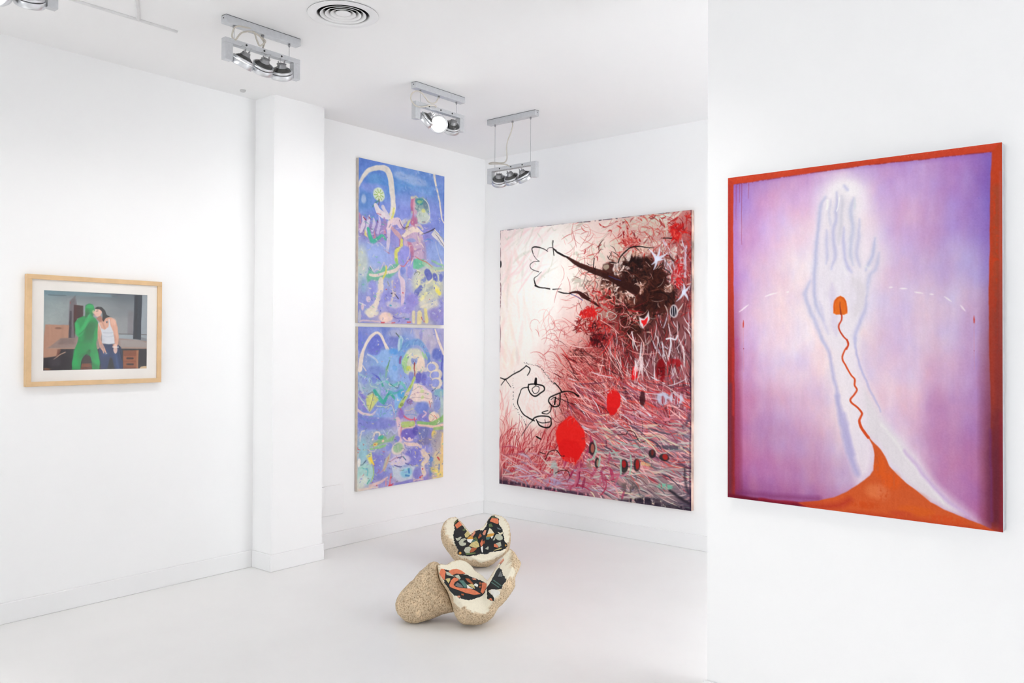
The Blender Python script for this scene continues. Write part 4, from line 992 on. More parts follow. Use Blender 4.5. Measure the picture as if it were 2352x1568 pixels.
many(C2, [
    ('b', (600, 510), 26, 50, (70, 70, 180), 0.85, 0.5), ('b', (650, 530), 24, 50, (84, 90, 196), 0.85, 0.5), ('b', (540, 500), 24, 40, (96, 110, 206), 0.8, 0.6), ('b', (690, 550), 30, 40, (110, 124, 216), 0.8, 0.5), ('b', (660, 440), 26, 20, (220, 220, 206), 0.8, 0.6),
    ('p', H(520, 690, 545, 620, 560, 560, 600, 560, 650, 585, 712, 640, 722, 720, 694, 768, 650, 740, 600, 722, 560, 712), (234, 216, 206), 0.95, 2.5), ('s', H(545, 620, 600, 590, 640, 585), 4, (150, 130, 120), 0.7, 1), ('s', H(530, 660, 600, 640, 690, 650), 4, (170, 120, 130), 0.7, 1), ('s', H(520, 690, 600, 680, 700, 700), 4, (150, 120, 130), 0.7, 1), ('b', (630, 630), 18, 16, (190, 214, 140), 0.8, 0.5), ('b', (636, 684), 14, 16, (186, 212, 130), 0.8, 0.5), ('s', H(640, 590, 700, 630), 14, (206, 186, 226), 0.8), ('s', H(690, 720, 704, 765), 5, (200, 60, 60)), ('b', (525, 712), 24, 20, (110, 80, 150), 0.8, 0.5),
    ('s', H(566, 515, 540, 570, 515, 620, 485, 680, 445, 750), (26, 26, 24, 40, 34), (184, 212, 96)), ('s', H(556, 530, 520, 600), 6, (120, 170, 70), 0.8), ('b', (460, 740), 16, 14, (110, 140, 60), 0.8, 0.5), ('s', H(470, 700, 490, 670), 8, (70, 120, 60)), ('s', H(515, 640, 490, 660), 22, (206, 186, 210), 0.8),
    ('s', H(330, 545, 380, 580, 430, 562, 465, 565, 490, 610), (20, 26, 26, 26, 20), (90, 186, 184)), ('s', H(360, 560, 420, 600, 440, 570), 6, (40, 80, 90), 0.7, 1), ('s', H(285, 545, 300, 590, 325, 630), (14, 20, 14), (40, 160, 136)), ('s', H(220, 625, 255, 680, 298, 722, 322, 690, 352, 655, 395, 695), (24, 30, 32, 26, 24, 14), (36, 160, 140)), ('s', H(350, 640, 410, 650, 460, 620), (22, 26, 22), (60, 166, 176)),
    ('p', H(400, 660, 470, 630, 476, 680, 440, 730, 418, 790, 410, 850, 400, 760), (112, 176, 232), 0.92, 3), ('b', (450, 660), 30, 30, (50, 150, 216), 0.8, 0.6),
    ('p', H(320, 430, 352, 370, 362, 345, 350, 410, 325, 520), (110, 180, 150), 0.9), ('s', H(330, 440, 358, 360), 5, (60, 100, 60), 0.8, 1), ('s', H(205, 475, 250, 505, 278, 532), (10, 18, 10), (60, 70, 190)), ('b', (230, 450), 90, 40, (96, 120, 206), 0.7, 0.7), ('s', H(150, 455, 120, 410), 10, (226, 216, 210), 0.8),
    ('s', H(90, 480, 180, 540, 260, 560, 320, 540), (14, 18, 18, 10), (150, 196, 210), 0.85, 2), ('s', H(180, 520, 190, 580, 240, 600), 8, (170, 206, 190), 0.8), ('b', (220, 530), 24, 36, (104, 124, 214), 0.85, 0.5), ('b', (300, 630), 22, 40, (140, 146, 224), 0.85, 0.5), ('b', (140, 540), 30, 30, (120, 140, 216), 0.8, 0.6),
    ('s', H(92, 560, 120, 640, 150, 690), (16, 22, 16), (170, 196, 214), 0.85), ('s', H(95, 640, 140, 680), 30, (110, 104, 204), 0.85, 3), ('s', H(95, 700, 150, 790), (30, 24), (116, 112, 206), 0.85, 3), ('s', H(100, 680, 170, 800), 10, (190, 206, 210), 0.85),
    ('p', H(150, 670, 205, 645, 255, 700, 215, 760, 180, 810, 155, 750), (204, 212, 110), 0.92, 4), ('s', H(165, 655, 210, 645, 180, 800), 4, (60, 60, 50), 0.8, 1), ('s', H(80, 790, 130, 825, 190, 832, 235, 800, 255, 775), (20, 18, 18, 20, 10), (228, 206, 206), 0.9), ('s', H(235, 750, 310, 760, 370, 745, 400, 810), 9, (190, 206, 196), 0.85), ('p', H(250, 770, 380, 760, 390, 850, 280, 850, 210, 840), (124, 162, 228), 0.8, 4),
    ('p', H(85, 850, 280, 850, 410, 880, 400, 930, 250, 960, 90, 950), (106, 116, 206), 0.85, 6), ('s', H(95, 850, 170, 880, 250, 870), 12, (80, 130, 200), 0.6, 4),
    ('b', (540, 805), 68, 62, (160, 166, 204), 0.95, 0.25), ('s', H(490, 790, 540, 785, 600, 800), 8, (200, 180, 186), 0.8), ('s', H(490, 830, 540, 820, 590, 830), 8, (110, 140, 206), 0.8), ('s', H(450, 775, 470, 830, 520, 868, 590, 865), (8, 12, 14, 8), (216, 80, 110)), ('s', H(565, 850, 572, 930), 9, (224, 70, 110)), ('b', (455, 820), 24, 40, (120, 96, 196), 0.9, 0.5), ('b', (630, 770), 60, 50, (86, 116, 212), 0.85, 0.5),
    ('s', H(640, 850, 670, 815, 650, 800), 12, (214, 180, 206)), ('b', (735, 850), 46, 52, (236, 216, 190), 0.95, 0.2), ('s', H(690, 880, 740, 900, 772, 870), 5, (216, 60, 70), 0.8, 1), ('s', H(740, 830, 760, 860, 770, 910), 5, (220, 60, 70), 0.8, 1), ('s', H(705, 820, 740, 850, 720, 880), 4, (140, 90, 80), 0.7, 1),
    ('b', (780, 640), 50, 34, (110, 180, 196), 0.85, 0.5), ('s', H(795, 640, 800, 760, 806, 840), 26, (160, 196, 196), 0.85, 3), ('s', H(715, 625, 748, 600), 6, (50, 50, 110)), ('b', (760, 740), 30, 70, (110, 130, 210), 0.8, 0.6),
    ('s', H(600, 895, 700, 915, 800, 870, 822, 850), (26, 40, 46, 50), (120, 184, 96), 0.92, 3), ('s', H(600, 915, 680, 930, 760, 930, 822, 915), (14, 20, 22, 18), (236, 196, 180)), ('s', H(740, 950, 822, 945), 26, (140, 190, 100), 0.9, 3), ('s', H(462, 910, 510, 915, 556, 905), (44, 54, 40), (166, 200, 96), 0.92, 3), ('s', H(460, 950, 520, 940, 570, 930), 12, (232, 190, 180)),
    ('s', H(425, 870, 440, 940, 445, 1050), (40, 40, 34), (228, 196, 206), 0.9, 3), ('s', H(455, 930, 448, 1010), 7, (216, 90, 120)), ('b', (510, 1000), 62, 54, (88, 76, 186), 0.92, 0.4), ('b', (575, 968), 28, 40, (66, 60, 170), 0.9, 0.4), ('s', H(470, 1030, 500, 1050, 545, 1040), 14, (228, 196, 206)), ('b', (520, 1032), 14, 14, (236, 206, 206), 0.95), ('b', (645, 990), 50, 56, (96, 108, 176), 0.9, 0.5), ('b', (650, 1060), 60, 30, (110, 110, 160), 0.8, 0.6), ('b', (732, 1000), 22, 36, (232, 206, 90), 0.95, 0.5), ('b', (760, 1050), 50, 70, (160, 156, 166), 0.8, 0.6), ('s', H(480, 1080, 560, 1080, 620, 1110), (24, 28, 20), (232, 204, 192), 0.9),
    ('s', H(300, 960, 330, 1000, 360, 960, 400, 990, 430, 940), 10, (176, 190, 224), 0.8), ('s', H(105, 1060, 110, 980, 140, 970), 12, (206, 206, 206), 0.85), ('s', H(210, 1040, 225, 990, 262, 985, 270, 1030), 13, (226, 218, 206)), ('b', (240, 1020), 18, 20, (120, 140, 216), 0.9), ('p', H(180, 1100, 230, 1060, 310, 1010, 340, 1040, 400, 1000, 380, 1050, 260, 1090), (120, 176, 120), 0.92, 3), ('b', (280, 1020), 24, 18, (40, 170, 140), 0.9), ('b', (235, 1078), 22, 18, (222, 190, 90), 0.9), ('b', (232, 1078), 7, 8, RD, 1), ('b', (300, 1055), 12, 12, (230, 190, 170), 0.9), ('s', H(190, 1120, 270, 1110, 350, 1080), (16, 24, 10), (120, 190, 120)), ('s', H(165, 1130, 215, 1150, 240, 1130), 7, (220, 206, 190), 0.8),
    ('b', (350, 1105), 24, 34, (110, 126, 214), 0.9), ('b', (425, 1120), 52, 56, (214, 206, 196), 0.92, 0.25), ('b', (425, 1115), 38, 42, (140, 186, 140), 0.92, 0.4), ('s', H(425, 1090, 428, 1150), 5, (200, 190, 190), 0.8, 1), ('b', (415, 1040), 24, 26, (106, 110, 206), 0.9),
    ('b', (565, 1185), 86, 76, (106, 108, 206), 0.95, 0.3), ('p', H(200, 1150, 260, 1180, 320, 1130, 300, 1220, 240, 1330, 200, 1440, 170, 1400, 220, 1280), (112, 116, 208), 0.9, 4),
    ('b', (128, 1130), 36, 90, (130, 190, 206), 0.85, 0.6), ('p', H(150, 1180, 200, 1150, 215, 1230, 190, 1260), (214, 220, 120), 0.9, 3), ('s', H(185, 1200, 220, 1255), (26, 14), (244, 206, 50)), ('s', H(85, 1250, 120, 1260, 150, 1218), (6, 10, 8), (30, 60, 90)), ('b', (92, 1240), 14, 40, (232, 232, 226), 0.9),
    ('b', (150, 1340), 72, 96, (152, 206, 200), 0.92, 0.3), ('b', (120, 1400), 40, 50, (206, 220, 210), 0.85, 0.6), ('s', H(215, 1270, 218, 1330, 195, 1400), 8, (150, 190, 80)), ('s', H(130, 1290, 165, 1300, 160, 1350), 10, (80, 180, 190), 0.8), ('s', H(180, 1390, 160, 1420), 10, (60, 160, 150)),
    ('p', H(290, 1310, 330, 1200, 370, 1150, 350, 1230, 310, 1320), (190, 190, 150), 0.85, 3), ('s', H(270, 1330, 320, 1280, 350, 1190), 5, (216, 120, 110), 0.8, 1), ('b', (440, 1220), 90, 44, (212, 202, 224), 0.92, 0.4), ('s', H(350, 1230, 400, 1200, 470, 1190), 9, (170, 130, 170), 0.8), ('s', H(390, 1258, 430, 1272, 460, 1268), (6, 12, 6), (60, 60, 130)), ('s', H(470, 1190, 495, 1215), 7, (50, 60, 130)), ('s', H(490, 1240, 540, 1258, 585, 1255), 5, (60, 60, 140)), ('s', H(425, 1195, 460, 1186), 6, (60, 60, 120)),
    ('p', H(370, 1270, 450, 1280, 580, 1260, 560, 1330, 540, 1390, 480, 1400, 420, 1390, 380, 1370), (190, 206, 222), 0.9, 4), ('b', (500, 1320), 50, 40, (120, 196, 224), 0.85, 0.6), ('s', H(520, 1290, 526, 1320), 16, (40, 110, 190)), ('s', H(495, 1340, 520, 1350), 16, (50, 120, 190)), ('b', (600, 1330), 44, 50, (116, 118, 206), 0.9, 0.5), ('b', (480, 1410), 90, 20, (110, 110, 200), 0.85, 0.6),
    ('s', H(640, 1140, 670, 1200, 640, 1260, 650, 1330), (40, 50, 36, 46), (228, 208, 190), 0.9, 4), ('b', (712, 1210), 20, 28, (70, 130, 206), 0.9), ('s', H(705, 1240, 705, 1340), (30, 24), (90, 120, 190), 0.85, 4), ('s', H(760, 1180, 770, 1320), 60, (220, 204, 150), 0.8, 6), ('s', H(810, 1000, 812, 1200, 800, 1350), (30, 46, 70), (240, 206, 130), 0.9, 6), ('s', H(780, 1260, 775, 1320), 16, (110, 130, 180), 0.85), ('s', H(770, 1200, 782, 1220), 11, (190, 50, 60)), ('s', H(685, 1160, 700, 1190), 6, (60, 60, 90)), ('s', H(720, 1300, 790, 1340), 30, (232, 214, 90), 0.85, 6), ('s', H(760, 1180, 780, 1150), 8, (120, 110, 150)),
    ('s', H(190, 1440, 280, 1400, 330, 1370), (30, 24, 12), (226, 190, 180), 0.85, 3), ('s', H(360, 1340, 355, 1430), (8, 14), (224, 100, 110)), ('s', H(320, 1380, 325, 1430), (6, 10), (228, 130, 130)), ('s', H(350, 1435, 380, 1420), 14, (214, 40, 60)), ('s', H(90, 1470, 250, 1450), 16, (226, 206, 190), 0.85, 3), ('b', (640, 1290), 6, 10, RD, 1), ('s', H(612, 1370, 632, 1355), 12, (206, 50, 60)), ('s', H(560, 1400, 640, 1380), 14, (232, 190, 180), 0.8, 3), ('s', H(730, 1370, 820, 1350), 18, (228, 206, 130), 0.9, 3)])
flecks(C2, 260, (85, 815), (100, 1440), FC)
flecks(C2, 60, (85, 420), (480, 860), [(150, 200, 196), (60, 160, 150), (200, 206, 220), (90, 100, 200)], (3, 8))
flecks(C2, 60, (560, 815), (960, 1380), [(236, 210, 160), (226, 200, 190), (90, 100, 170), (240, 214, 110)])
flecks(C2, 40, (85, 480), (1000, 1440), [(140, 196, 160), (226, 206, 200), (200, 60, 70), (230, 220, 130), (80, 90, 190)])
flecks(C2, 70, (85, 815), (480, 1440), [(50, 60, 90), (60, 90, 80), (110, 60, 80)], (2, 4), (8, 26))
C2.mottle(34, 9, 1, 1.3, (1, 1, 0.7))
C2.stroke(H(84, 80, 80, 800, 78, 1480), 8, (228, 212, 200), 0.6, 3, dry=0.35)
C2.mottle(20, 3)

edge_m = mat('bare_linen_canvas_edge', (216, 204, 192), 0.75, vary=0.12, scale=25, bump=0.3, bscale=600)
B.img = (B.img * 0.82 + np.array([222, 222, 206]) * 0.18) * np.array([1.03, 1.01, 1.02])
C2.img = (C2.img * 0.80 + np.array([224, 224, 204]) * 0.20) * np.array([1.03, 1.01, 1.02])
ar = thing('painting', 'upper blue canvas with a bent figure, pale arch and pale flower', 'painting', (XL, 4.5655, 1.649))
B.mesh('painted_canvas', canvas_m, ar)
stretcher(ar, 'canvas_edge', 0, -4.885, 4.105, 5.026, 1.649, 2.891, 0.028, edge_m)
ar = thing('painting', 'lower blue canvas crowded with flowers, leaves and yellow patches', 'painting', (XL, 4.568, 0.383))
C2.mesh('painted_canvas', canvas_m, ar)
stretcher(ar, 'canvas_edge', 0, -4.885, 4.108, 5.028, 0.383, 1.620, 0.028, edge_m)

# ---------------------------------------------------------------- 5 framed photograph
FX = XL + 0.035                      # front of the frame
fy0, fy1, fz0, fz1 = 1.812, 2.570, 1.254, 1.864
fr = thing('framed_photograph', 'photograph of a seated green-suited figure and a dark-haired one, in a pale wood frame', 'picture', (XL, (fy0 + fy1) / 2, fz0))
L = fr.location
wood = mat('pale_beech_wood', (222, 186, 140), 0.45, vary=0.07, scale=14, bump=0.05, bscale=80)
fw = 0.026
for (a, b, c, d) in ((fy0, fy1, fz1 - fw, fz1), (fy0, fy1, fz0, fz0 + fw), (fy0, fy0 + fw, fz0 + fw, fz1 - fw), (fy1 - fw, fy1, fz0 + fw, fz1 - fw)):
    bm = bmesh.new()
    box(bm, 0.0, FX - XL, a - L[1], b - L[1], c - L[2], d - L[2], bev=0.0015)
    new_obj('frame_rail', bm, wood, fr)
MX = XL + 0.022
Pc = [hit(30 + x / 4.9, 600 + y / 4.9, 0, MX) for x, y in ((345, 322), (1510, 382), (1503, 1207), (340, 1225))]
py0, py1 = (Pc[0][1] + Pc[3][1]) / 2, (Pc[1][1] + Pc[2][1]) / 2
pz1, pz0 = (Pc[0][2] + Pc[1][2]) / 2, (Pc[2][2] + Pc[3][2]) / 2
mat_m = mat('ivory_mount_board', (238, 233, 227), 0.8, vary=0.01, spec=0.2)
bm = bmesh.new()
for (a, b, c, d) in ((fy0 + 0.01, fy1 - 0.01, pz1, fz1 - 0.01), (fy0 + 0.01, fy1 - 0.01, fz0 + 0.01, pz0), (fy0 + 0.01, py0, pz0, pz1), (py1, fy1 - 0.01, pz0, pz1)):
    box(bm, 0.004, MX + 0.002 - XL, a - L[1], b - L[1], c - L[2], d - L[2])
new_obj('mount_board', bm, mat_m, fr)
G = Canvas(0, MX, py0, py1, pz0, pz1, 250, 190, 41)
G.Z = (30, 600, 4.9)
G.lattice([[(128, 150, 156), (118, 128, 132), (96, 104, 110), (88, 96, 104), (96, 102, 110)], [(150, 162, 162), (146, 154, 154), (130, 136, 138), (118, 122, 126), (128, 134, 140)], [(160, 170, 168), (150, 156, 156), (146, 150, 150), (140, 142, 144), (128, 132, 138)], [(156, 160, 158), (130, 120, 118), (140, 138, 138), (140, 142, 142), (126, 130, 134)], [(150, 120, 104), (120, 96, 88), (110, 94, 90), (130, 122, 118), (120, 116, 116)], [(60, 50, 50), (50, 44, 46), (44, 40, 44), (50, 44, 44), (46, 42, 44)]])
G.mottle(14, 20)
G.wob = 1
GR, GD, GL = (22, 142, 70), (14, 96, 46), (44, 178, 96)
SK, SD, HA = (212, 158, 134), (168, 112, 92), (30, 24, 26)
many(G, [
    ('p', H(345, 320, 700, 340, 1100, 360, 1110, 400, 700, 385, 345, 370), (110, 138, 148), 0.7, 5), ('s', H(400, 375, 590, 382), 8, (80, 92, 100), 0.8, 3), ('s', H(880, 350, 1200, 370), 16, (60, 70, 80), 0.8, 5), ('s', H(1120, 396, 1170, 402), 10, (56, 80, 96), 0.9, 2),
    ('p', H(640, 440, 700, 390, 715, 480, 690, 560, 690, 870, 620, 870), (104, 92, 98), 0.8, 4), ('p', H(640, 560, 662, 560, 655, 860, 620, 865), (70, 62, 68)), ('b', (642, 465), 5, 14, (150, 60, 60), 0.8), ('p', H(685, 490, 792, 500, 788, 640, 720, 640, 690, 860, 680, 680), (60, 28, 26), 1, 2), ('s', H(705, 500, 702, 640), 14, (90, 44, 38), 0.7, 4),
    ('p', H(1366, 378, 1455, 380, 1436, 882, 1350, 872), (42, 48, 58), 1, 2), ('s', H(1390, 400, 1375, 860), 16, (24, 26, 32), 0.8, 5), ('p', H(1455, 380, 1515, 383, 1508, 870, 1438, 850), (150, 158, 164)), ('p', H(1295, 560, 1355, 560, 1350, 830, 1290, 830), (120, 112, 118), 0.6, 6), ('s', H(1190, 815, 1350, 822), 5, (70, 64, 66)), ('s', H(1438, 822, 1508, 824), 6, (80, 66, 60)), ('p', H(1190, 822, 1350, 828, 1350, 872, 1190, 866), (150, 158, 166)),
    ('p', H(365, 712, 632, 716, 624, 870, 560, 880, 500, 1060, 340, 1092, 345, 880), (178, 134, 112), 1, 2), ('b', (510, 750), 40, 12, (120, 84, 70), 0.7, 0.6), ('s', H(420, 720, 410, 1040), 10, (190, 146, 124), 0.5, 4), ('s', H(560, 720, 560, 860), 14, (160, 118, 98), 0.6, 5),
    ('p', H(378, 982, 540, 866, 730, 860, 1200, 866, 1260, 872, 1508, 895, 1508, 985), (146, 124, 116), 1, 2), ('p', H(1200, 880, 1400, 880, 1508, 915, 1508, 970, 1210, 965), (158, 150, 146), 0.8, 5), ('p', H(540, 870, 700, 864, 690, 930, 500, 940), (120, 100, 96), 0.7, 6), ('s', H(380, 978, 700, 978, 1100, 976, 1508, 978), 9, (176, 140, 122), 1, 1.5),
    ('p', H(340, 1090, 500, 1066, 540, 988, 1508, 984, 1508, 1225, 340, 1228), (44, 38, 42), 1, 3), ('p', H(500, 988, 545, 988, 520, 1060, 480, 1090, 490, 1040), (110, 66, 52), 0.8, 3), ('s', H(460, 1100, 530, 1050, 590, 1020), 11, (172, 138, 118), 1, 1.5), ('s', H(430, 1180, 520, 1100, 560, 1040), 4, (90, 84, 90), 0.7, 1.5), ('b', (514, 1157), 6, 6, (220, 220, 226), 0.9), ('b', (380, 1212), 40, 12, (130, 80, 50), 0.8, 0.6), ('b', (470, 1130), 70, 50, (70, 62, 70), 0.5, 0.8),
    ('p', H(1238, 1004, 1412, 1000, 1408, 1204, 1236, 1208), (128, 70, 42), 1, 2), ('p', H(1390, 1000, 1415, 1000, 1408, 1206, 1388, 1206), (166, 108, 74)), ('p', H(1244, 1070, 1386, 1066, 1384, 1116, 1244, 1118), (156, 88, 54)), ('p', H(1244, 1132, 1386, 1130, 1384, 1184, 1244, 1184), (150, 84, 52)), ('s', H(1286, 1094, 1350, 1092), 22, (60, 34, 28)), ('s', H(1286, 1160, 1350, 1158), 22, (60, 34, 28)), ('p', H(1426, 1200, 1440, 1184, 1480, 1176, 1506, 1178, 1506, 1208, 1426, 1212), (222, 190, 150)),
    ('p', H(760, 1218, 780, 1090, 870, 1060, 890, 1214), (52, 34, 30)), ('p', H(762, 1218, 775, 1150, 885, 1150, 888, 1214), (130, 70, 42), 0.9), ('s', H(780, 1200, 885, 1198), 10, (60, 32, 24)),
    # seated figure in green
    ('p', H(800, 615, 745, 632, 705, 668, 697, 730, 716, 810, 736, 860, 724, 915, 694, 985, 676, 1080, 662, 1150, 664, 1222, 756, 1220, 768, 1120, 800, 1060, 840, 1040, 876, 1075, 890, 1140, 890, 1216, 972, 1214, 978, 1130, 960, 1030, 940, 960, 935, 900, 950, 850, 962, 700, 930, 640, 880, 612), GR, 1, 1.5),
    ('b', (865, 545), 54, 72, GR, 1, 0.06), ('p', H(815, 570, 905, 585, 900, 630, 808, 628), GD, 0.9, 3), ('b', (870, 505), 36, 22, GL, 0.6, 0.8), ('b', (838, 570), 20, 34, GD, 0.7, 0.8), ('s', H(815, 500, 850, 482, 900, 488), 6, (14, 84, 50), 0.7, 2),
    ('p', H(810, 740, 860, 680, 940, 680, 945, 780, 900, 880, 800, 900, 800, 820), GD, 0.75, 10), ('s', H(712, 700, 730, 800, 752, 812, 800, 740, 846, 660), (40, 62, 56, 46, 34), GL, 0.85, 4), ('s', H(745, 825, 815, 760, 850, 690), 12, GD, 0.7, 4),
    ('s', H(832, 650, 862, 620, 885, 600), (26, 30, 12), (40, 160, 90)), ('s', H(850, 632, 895, 622), 11, GL), ('s', H(852, 648, 900, 640), 10, (34, 150, 80)), ('s', H(842, 622, 870, 590), 12, (60, 176, 110)), ('b', (905, 568), 12, 20, (200, 190, 150), 0.8, 0.5),
    ('s', H(945, 760, 920, 880, 880, 970, 862, 1020), (40, 54, 48, 40), (26, 150, 74), 0.95, 3), ('s', H(905, 850, 885, 930), 8, GD, 0.7, 4), ('s', H(860, 1010, 850, 1050), (40, 22), GD), ('s', H(730, 905, 800, 915, 880, 905), 7, GD, 0.7, 3), ('s', H(700, 1010, 690, 1120), 30, GL, 0.6, 8), ('s', H(940, 1050, 952, 1140), 26, GL, 0.6, 8), ('b', (700, 1150), 34, 44, GL, 0.6, 0.8), ('b', (940, 1130), 34, 30, GL, 0.5, 0.8), ('s', H(760, 1080, 790, 1050, 840, 1020), 14, GD, 0.6, 5), ('s', H(895, 1150, 930, 1180, 925, 1212), 36, GD, 0.5, 8), ('b', (815, 965), 60, 34, (24, 136, 68), 0.8, 0.7),
    # companion in a white vest and jeans
    ('p', H(965, 990, 1005, 935, 1090, 915, 1180, 940, 1215, 970, 1232, 1100, 1236, 1206, 1142, 1208, 1120, 1110, 1095, 1070, 1062, 1208, 990, 1210, 978, 1110), (36, 50, 88), 1, 2), ('p', H(1000, 1010, 1070, 990, 1080, 1050, 1000, 1080), (52, 72, 118), 0.8, 6), ('s', H(1150, 1060, 1180, 1200), 30, (62, 88, 136), 0.7, 8), ('p', H(1062, 1208, 1095, 1075, 1140, 1208), (22, 22, 30)), ('s', H(1195, 960, 1215, 1060, 1225, 1110), 10, (18, 22, 36)),
    ('p', H(955, 700, 990, 670, 1050, 625, 1110, 632, 1155, 670, 1176, 740, 1190, 840, 1178, 930, 1160, 980, 1120, 970, 1128, 880, 1110, 800, 1000, 800, 985, 880, 1010, 930, 1040, 985, 1010, 1010, 985, 980, 955, 870, 950, 800), SK, 1, 2), ('p', H(1125, 820, 1150, 840, 1140, 950, 1122, 960), SD, 0.7, 6), ('b', (1130, 680), 30, 40, (228, 180, 158), 0.7, 0.8), ('b', (1165, 800), 16, 60, (222, 168, 142), 0.6, 0.8), ('s', H(965, 790, 975, 900, 1010, 960), 14, SD, 0.5, 5),
    ('p', H(962, 690, 972, 690, 990, 750, 1030, 770, 1072, 740, 1080, 690, 1072, 650, 1084, 650, 1096, 720, 1128, 790, 1140, 860, 1142, 925, 1080, 930, 1004, 920, 1002, 840, 985, 760), (206, 208, 214), 1, 2), ('s', H(1010, 800, 1070, 806, 1130, 800), 7, (168, 172, 182), 0.7, 3), ('s', H(1012, 840, 1070, 848, 1136, 836), 7, (170, 174, 184), 0.7, 3), ('b', (1020, 890), 16, 34, (184, 188, 198), 0.6, 0.8), ('s', H(1005, 925, 1080, 932, 1140, 925), 8, (120, 120, 132), 0.7, 2),
    ('p', H(975, 700, 1010, 670, 1068, 660, 1075, 700, 1060, 745, 1030, 762, 995, 745), (216, 164, 140), 0.9, 2), ('s', H(1010, 690, 1030, 750), 14, SD, 0.5, 4), ('b', (1056, 684), 10, 12, (70, 84, 104), 0.8, 0.5),
    ('p', H(985, 610, 1010, 640, 1005, 680, 975, 680, 940, 640), SD, 1, 2), ('p', H(918, 560, 940, 528, 985, 530, 1000, 570, 985, 610, 955, 625, 925, 615, 916, 592, 906, 578), (224, 180, 162), 1, 1.5), ('s', H(940, 560, 958, 556), 6, (60, 40, 36)), ('s', H(918, 600, 932, 606), 5, (170, 80, 76)), ('b', (992, 565), 10, 16, (226, 176, 158), 0.95, 0.3),
    ('p', H(922, 530, 950, 512, 1000, 514, 1035, 550, 1050, 600, 1090, 620, 1060, 632, 1040, 640, 1020, 680, 1006, 660, 1010, 600, 1000, 560, 975, 540, 945, 540), HA, 1, 1.5), ('b', (990, 568), 9, 14, (222, 170, 152), 0.95, 0.3),
    ('s', H(1000, 950, 1020, 990, 1045, 1020), (40, 34, 16), (176, 140, 130)), ('s', H(1010, 990, 1020, 1030), 12, SK), ('s', H(1028, 985, 1045, 1025), 10, SK), ('s', H(1150, 950, 1150, 1000, 1152, 1028), (40, 46, 26), (226, 186, 170)), ('s', H(1120, 964, 1185, 968), 9, (230, 226, 220)), ('s', H(1060, 1030, 1040, 1040), 5, (220, 210, 190))])
G.mottle(12, 3)
G.mesh('photo_print', print_m, fr)
gm = bpy.data.materials.new('picture_glass')
gm.use_nodes = True
nt = gm.node_tree
for nn in list(nt.nodes):
    nt.nodes.remove(nn)
o_ = nt.nodes.new('ShaderNodeOutputMaterial'); t_ = nt.nodes.new('ShaderNodeBsdfTransparent'); g_ = nt.nodes.new('ShaderNodeBsdfGlossy')
mx = nt.nodes.new('ShaderNodeMixShader')
g_.inputs['Roughness'].default_value = 0.12
mx.inputs[0].default_value = 0.008; nt.links.new(t_.outputs[0], mx.inputs[1]); nt.links.new(g_.outputs[0], mx.inputs[2]); nt.links.new(mx.outputs[0], o_.inputs[0])
bm = bmesh.new()
box(bm, 0.0265, 0.0285, fy0 + fw - 0.004 - L[1], fy1 - fw + 0.004 - L[1], fw - 0.004, fz1 - fz0 - fw + 0.004)
new_obj('glass_pane', bm, gm, fr)

# ------------------------------------------------------------------ hanging spotlights
alu = mat('brushed_aluminium', (204, 206, 209), 0.42, 0.45, vary=0.05, scale=60)
alu_l = mat('satin_aluminium_ring', (214, 216, 219), 0.28, 0.85, vary=0.04, scale=80)
dark_m = mat('dark_lamp_glass', (84, 84, 84), 0.25, 0.6, vary=0.2, scale=40)
grey_m = mat('grey_lamp_cap', (150, 150, 152), 0.35, 0.7, vary=0.1, scale=60)
black_m = mat('black_screw', (34, 34, 36), 0.5)
shadow_m = mat('dark_shadow_paint', (70, 72, 80), 0.8)  # dark colour for painted shadow gaps against the ceiling
wire_m = mat('bare_steel_wire', (170, 170, 172), 0.35, 0.8)
cord_m = mat('beige_textile_cord', (206, 200, 190), 0.8, vary=0.06, scale=90)
lens_off = mat('clear_lamp_lens', (225, 225, 222), 0.15, 0.3, vary=0.1, scale=50)
lens_on = mat('lit_lamp_lens', (255, 253, 248), 0.3, emit=14.0)

for _m in (lens_on, lens_off):
    _m.cycles.emission_sampling = 'NONE'

FL, FWD = 0.447, 0.045
_meshes = {}


def shared(key, build, smooth=True):
    if key not in _meshes:
        bm = bmesh.new()
        build(bm)
        bmesh.ops.recalc_face_normals(bm, faces=bm.faces)
        me = bpy.data.meshes.new(key)
        bm.to_mesh(me); bm.free()
        if smooth:
            me.polygons.foreach_set('use_smooth', [True] * len(me.polygons))
        _meshes[key] = me
    return _meshes[key]


def part(name, me, material, parent, loc=(0, 0, 0), rot=None):
    me2 = me
    if not me2.materials:
        me2.materials.append(material)
    o = bpy.data.objects.new(name, me2)
    COL.objects.link(o)
    o.parent = parent
    o.location = loc
    if rot is not None:
        o.rotation_mode = 'QUATERNION'
        o.rotation_quaternion = rot
    return o


def b_ring(bm):
    lathe(bm, [(0.0515, -0.017), (0.0575, -0.018), (0.0585, -0.016), (0.0585, 0.006), (0.0570, 0.0085), (0.0525, 0.0085), (0.0515, 0.006), (0.0515, -0.017)], 56)


def b_rim(bm):
    lathe(bm, [(0.049, 0.0085), (0.0545, 0.011), (0.0555, 0.013), (0.0555, 0.021), (0.0530, 0.0235), (0.0485, 0.0235), (0.046, 0.019), (0.046, 0.010)], 56)


def b_back(bm):
    lathe(bm, [(0.047, 0.019), (0.0462, 0.0225), (0.041, 0.028), (0.033, 0.034), (0.025, 0.039)], 72, ribs=lambda i: 1.0 if i % 2 else 0.972)


def b_cap(bm):
    lathe(bm, [(0.0265, 0.036), (0.0265, 0.040), (0.0225, 0.044), (0.0205, 0.054), (0.0185, 0.0565), (0, 0.0565)], 40)


def b_tab(bm):
    box(bm, 0.013, 0.019, -0.002, 0.002, 0.052, 0.069)
    box(bm, 0.0165, 0.0245, -0.004, 0.004, 0.051, 0.0575)


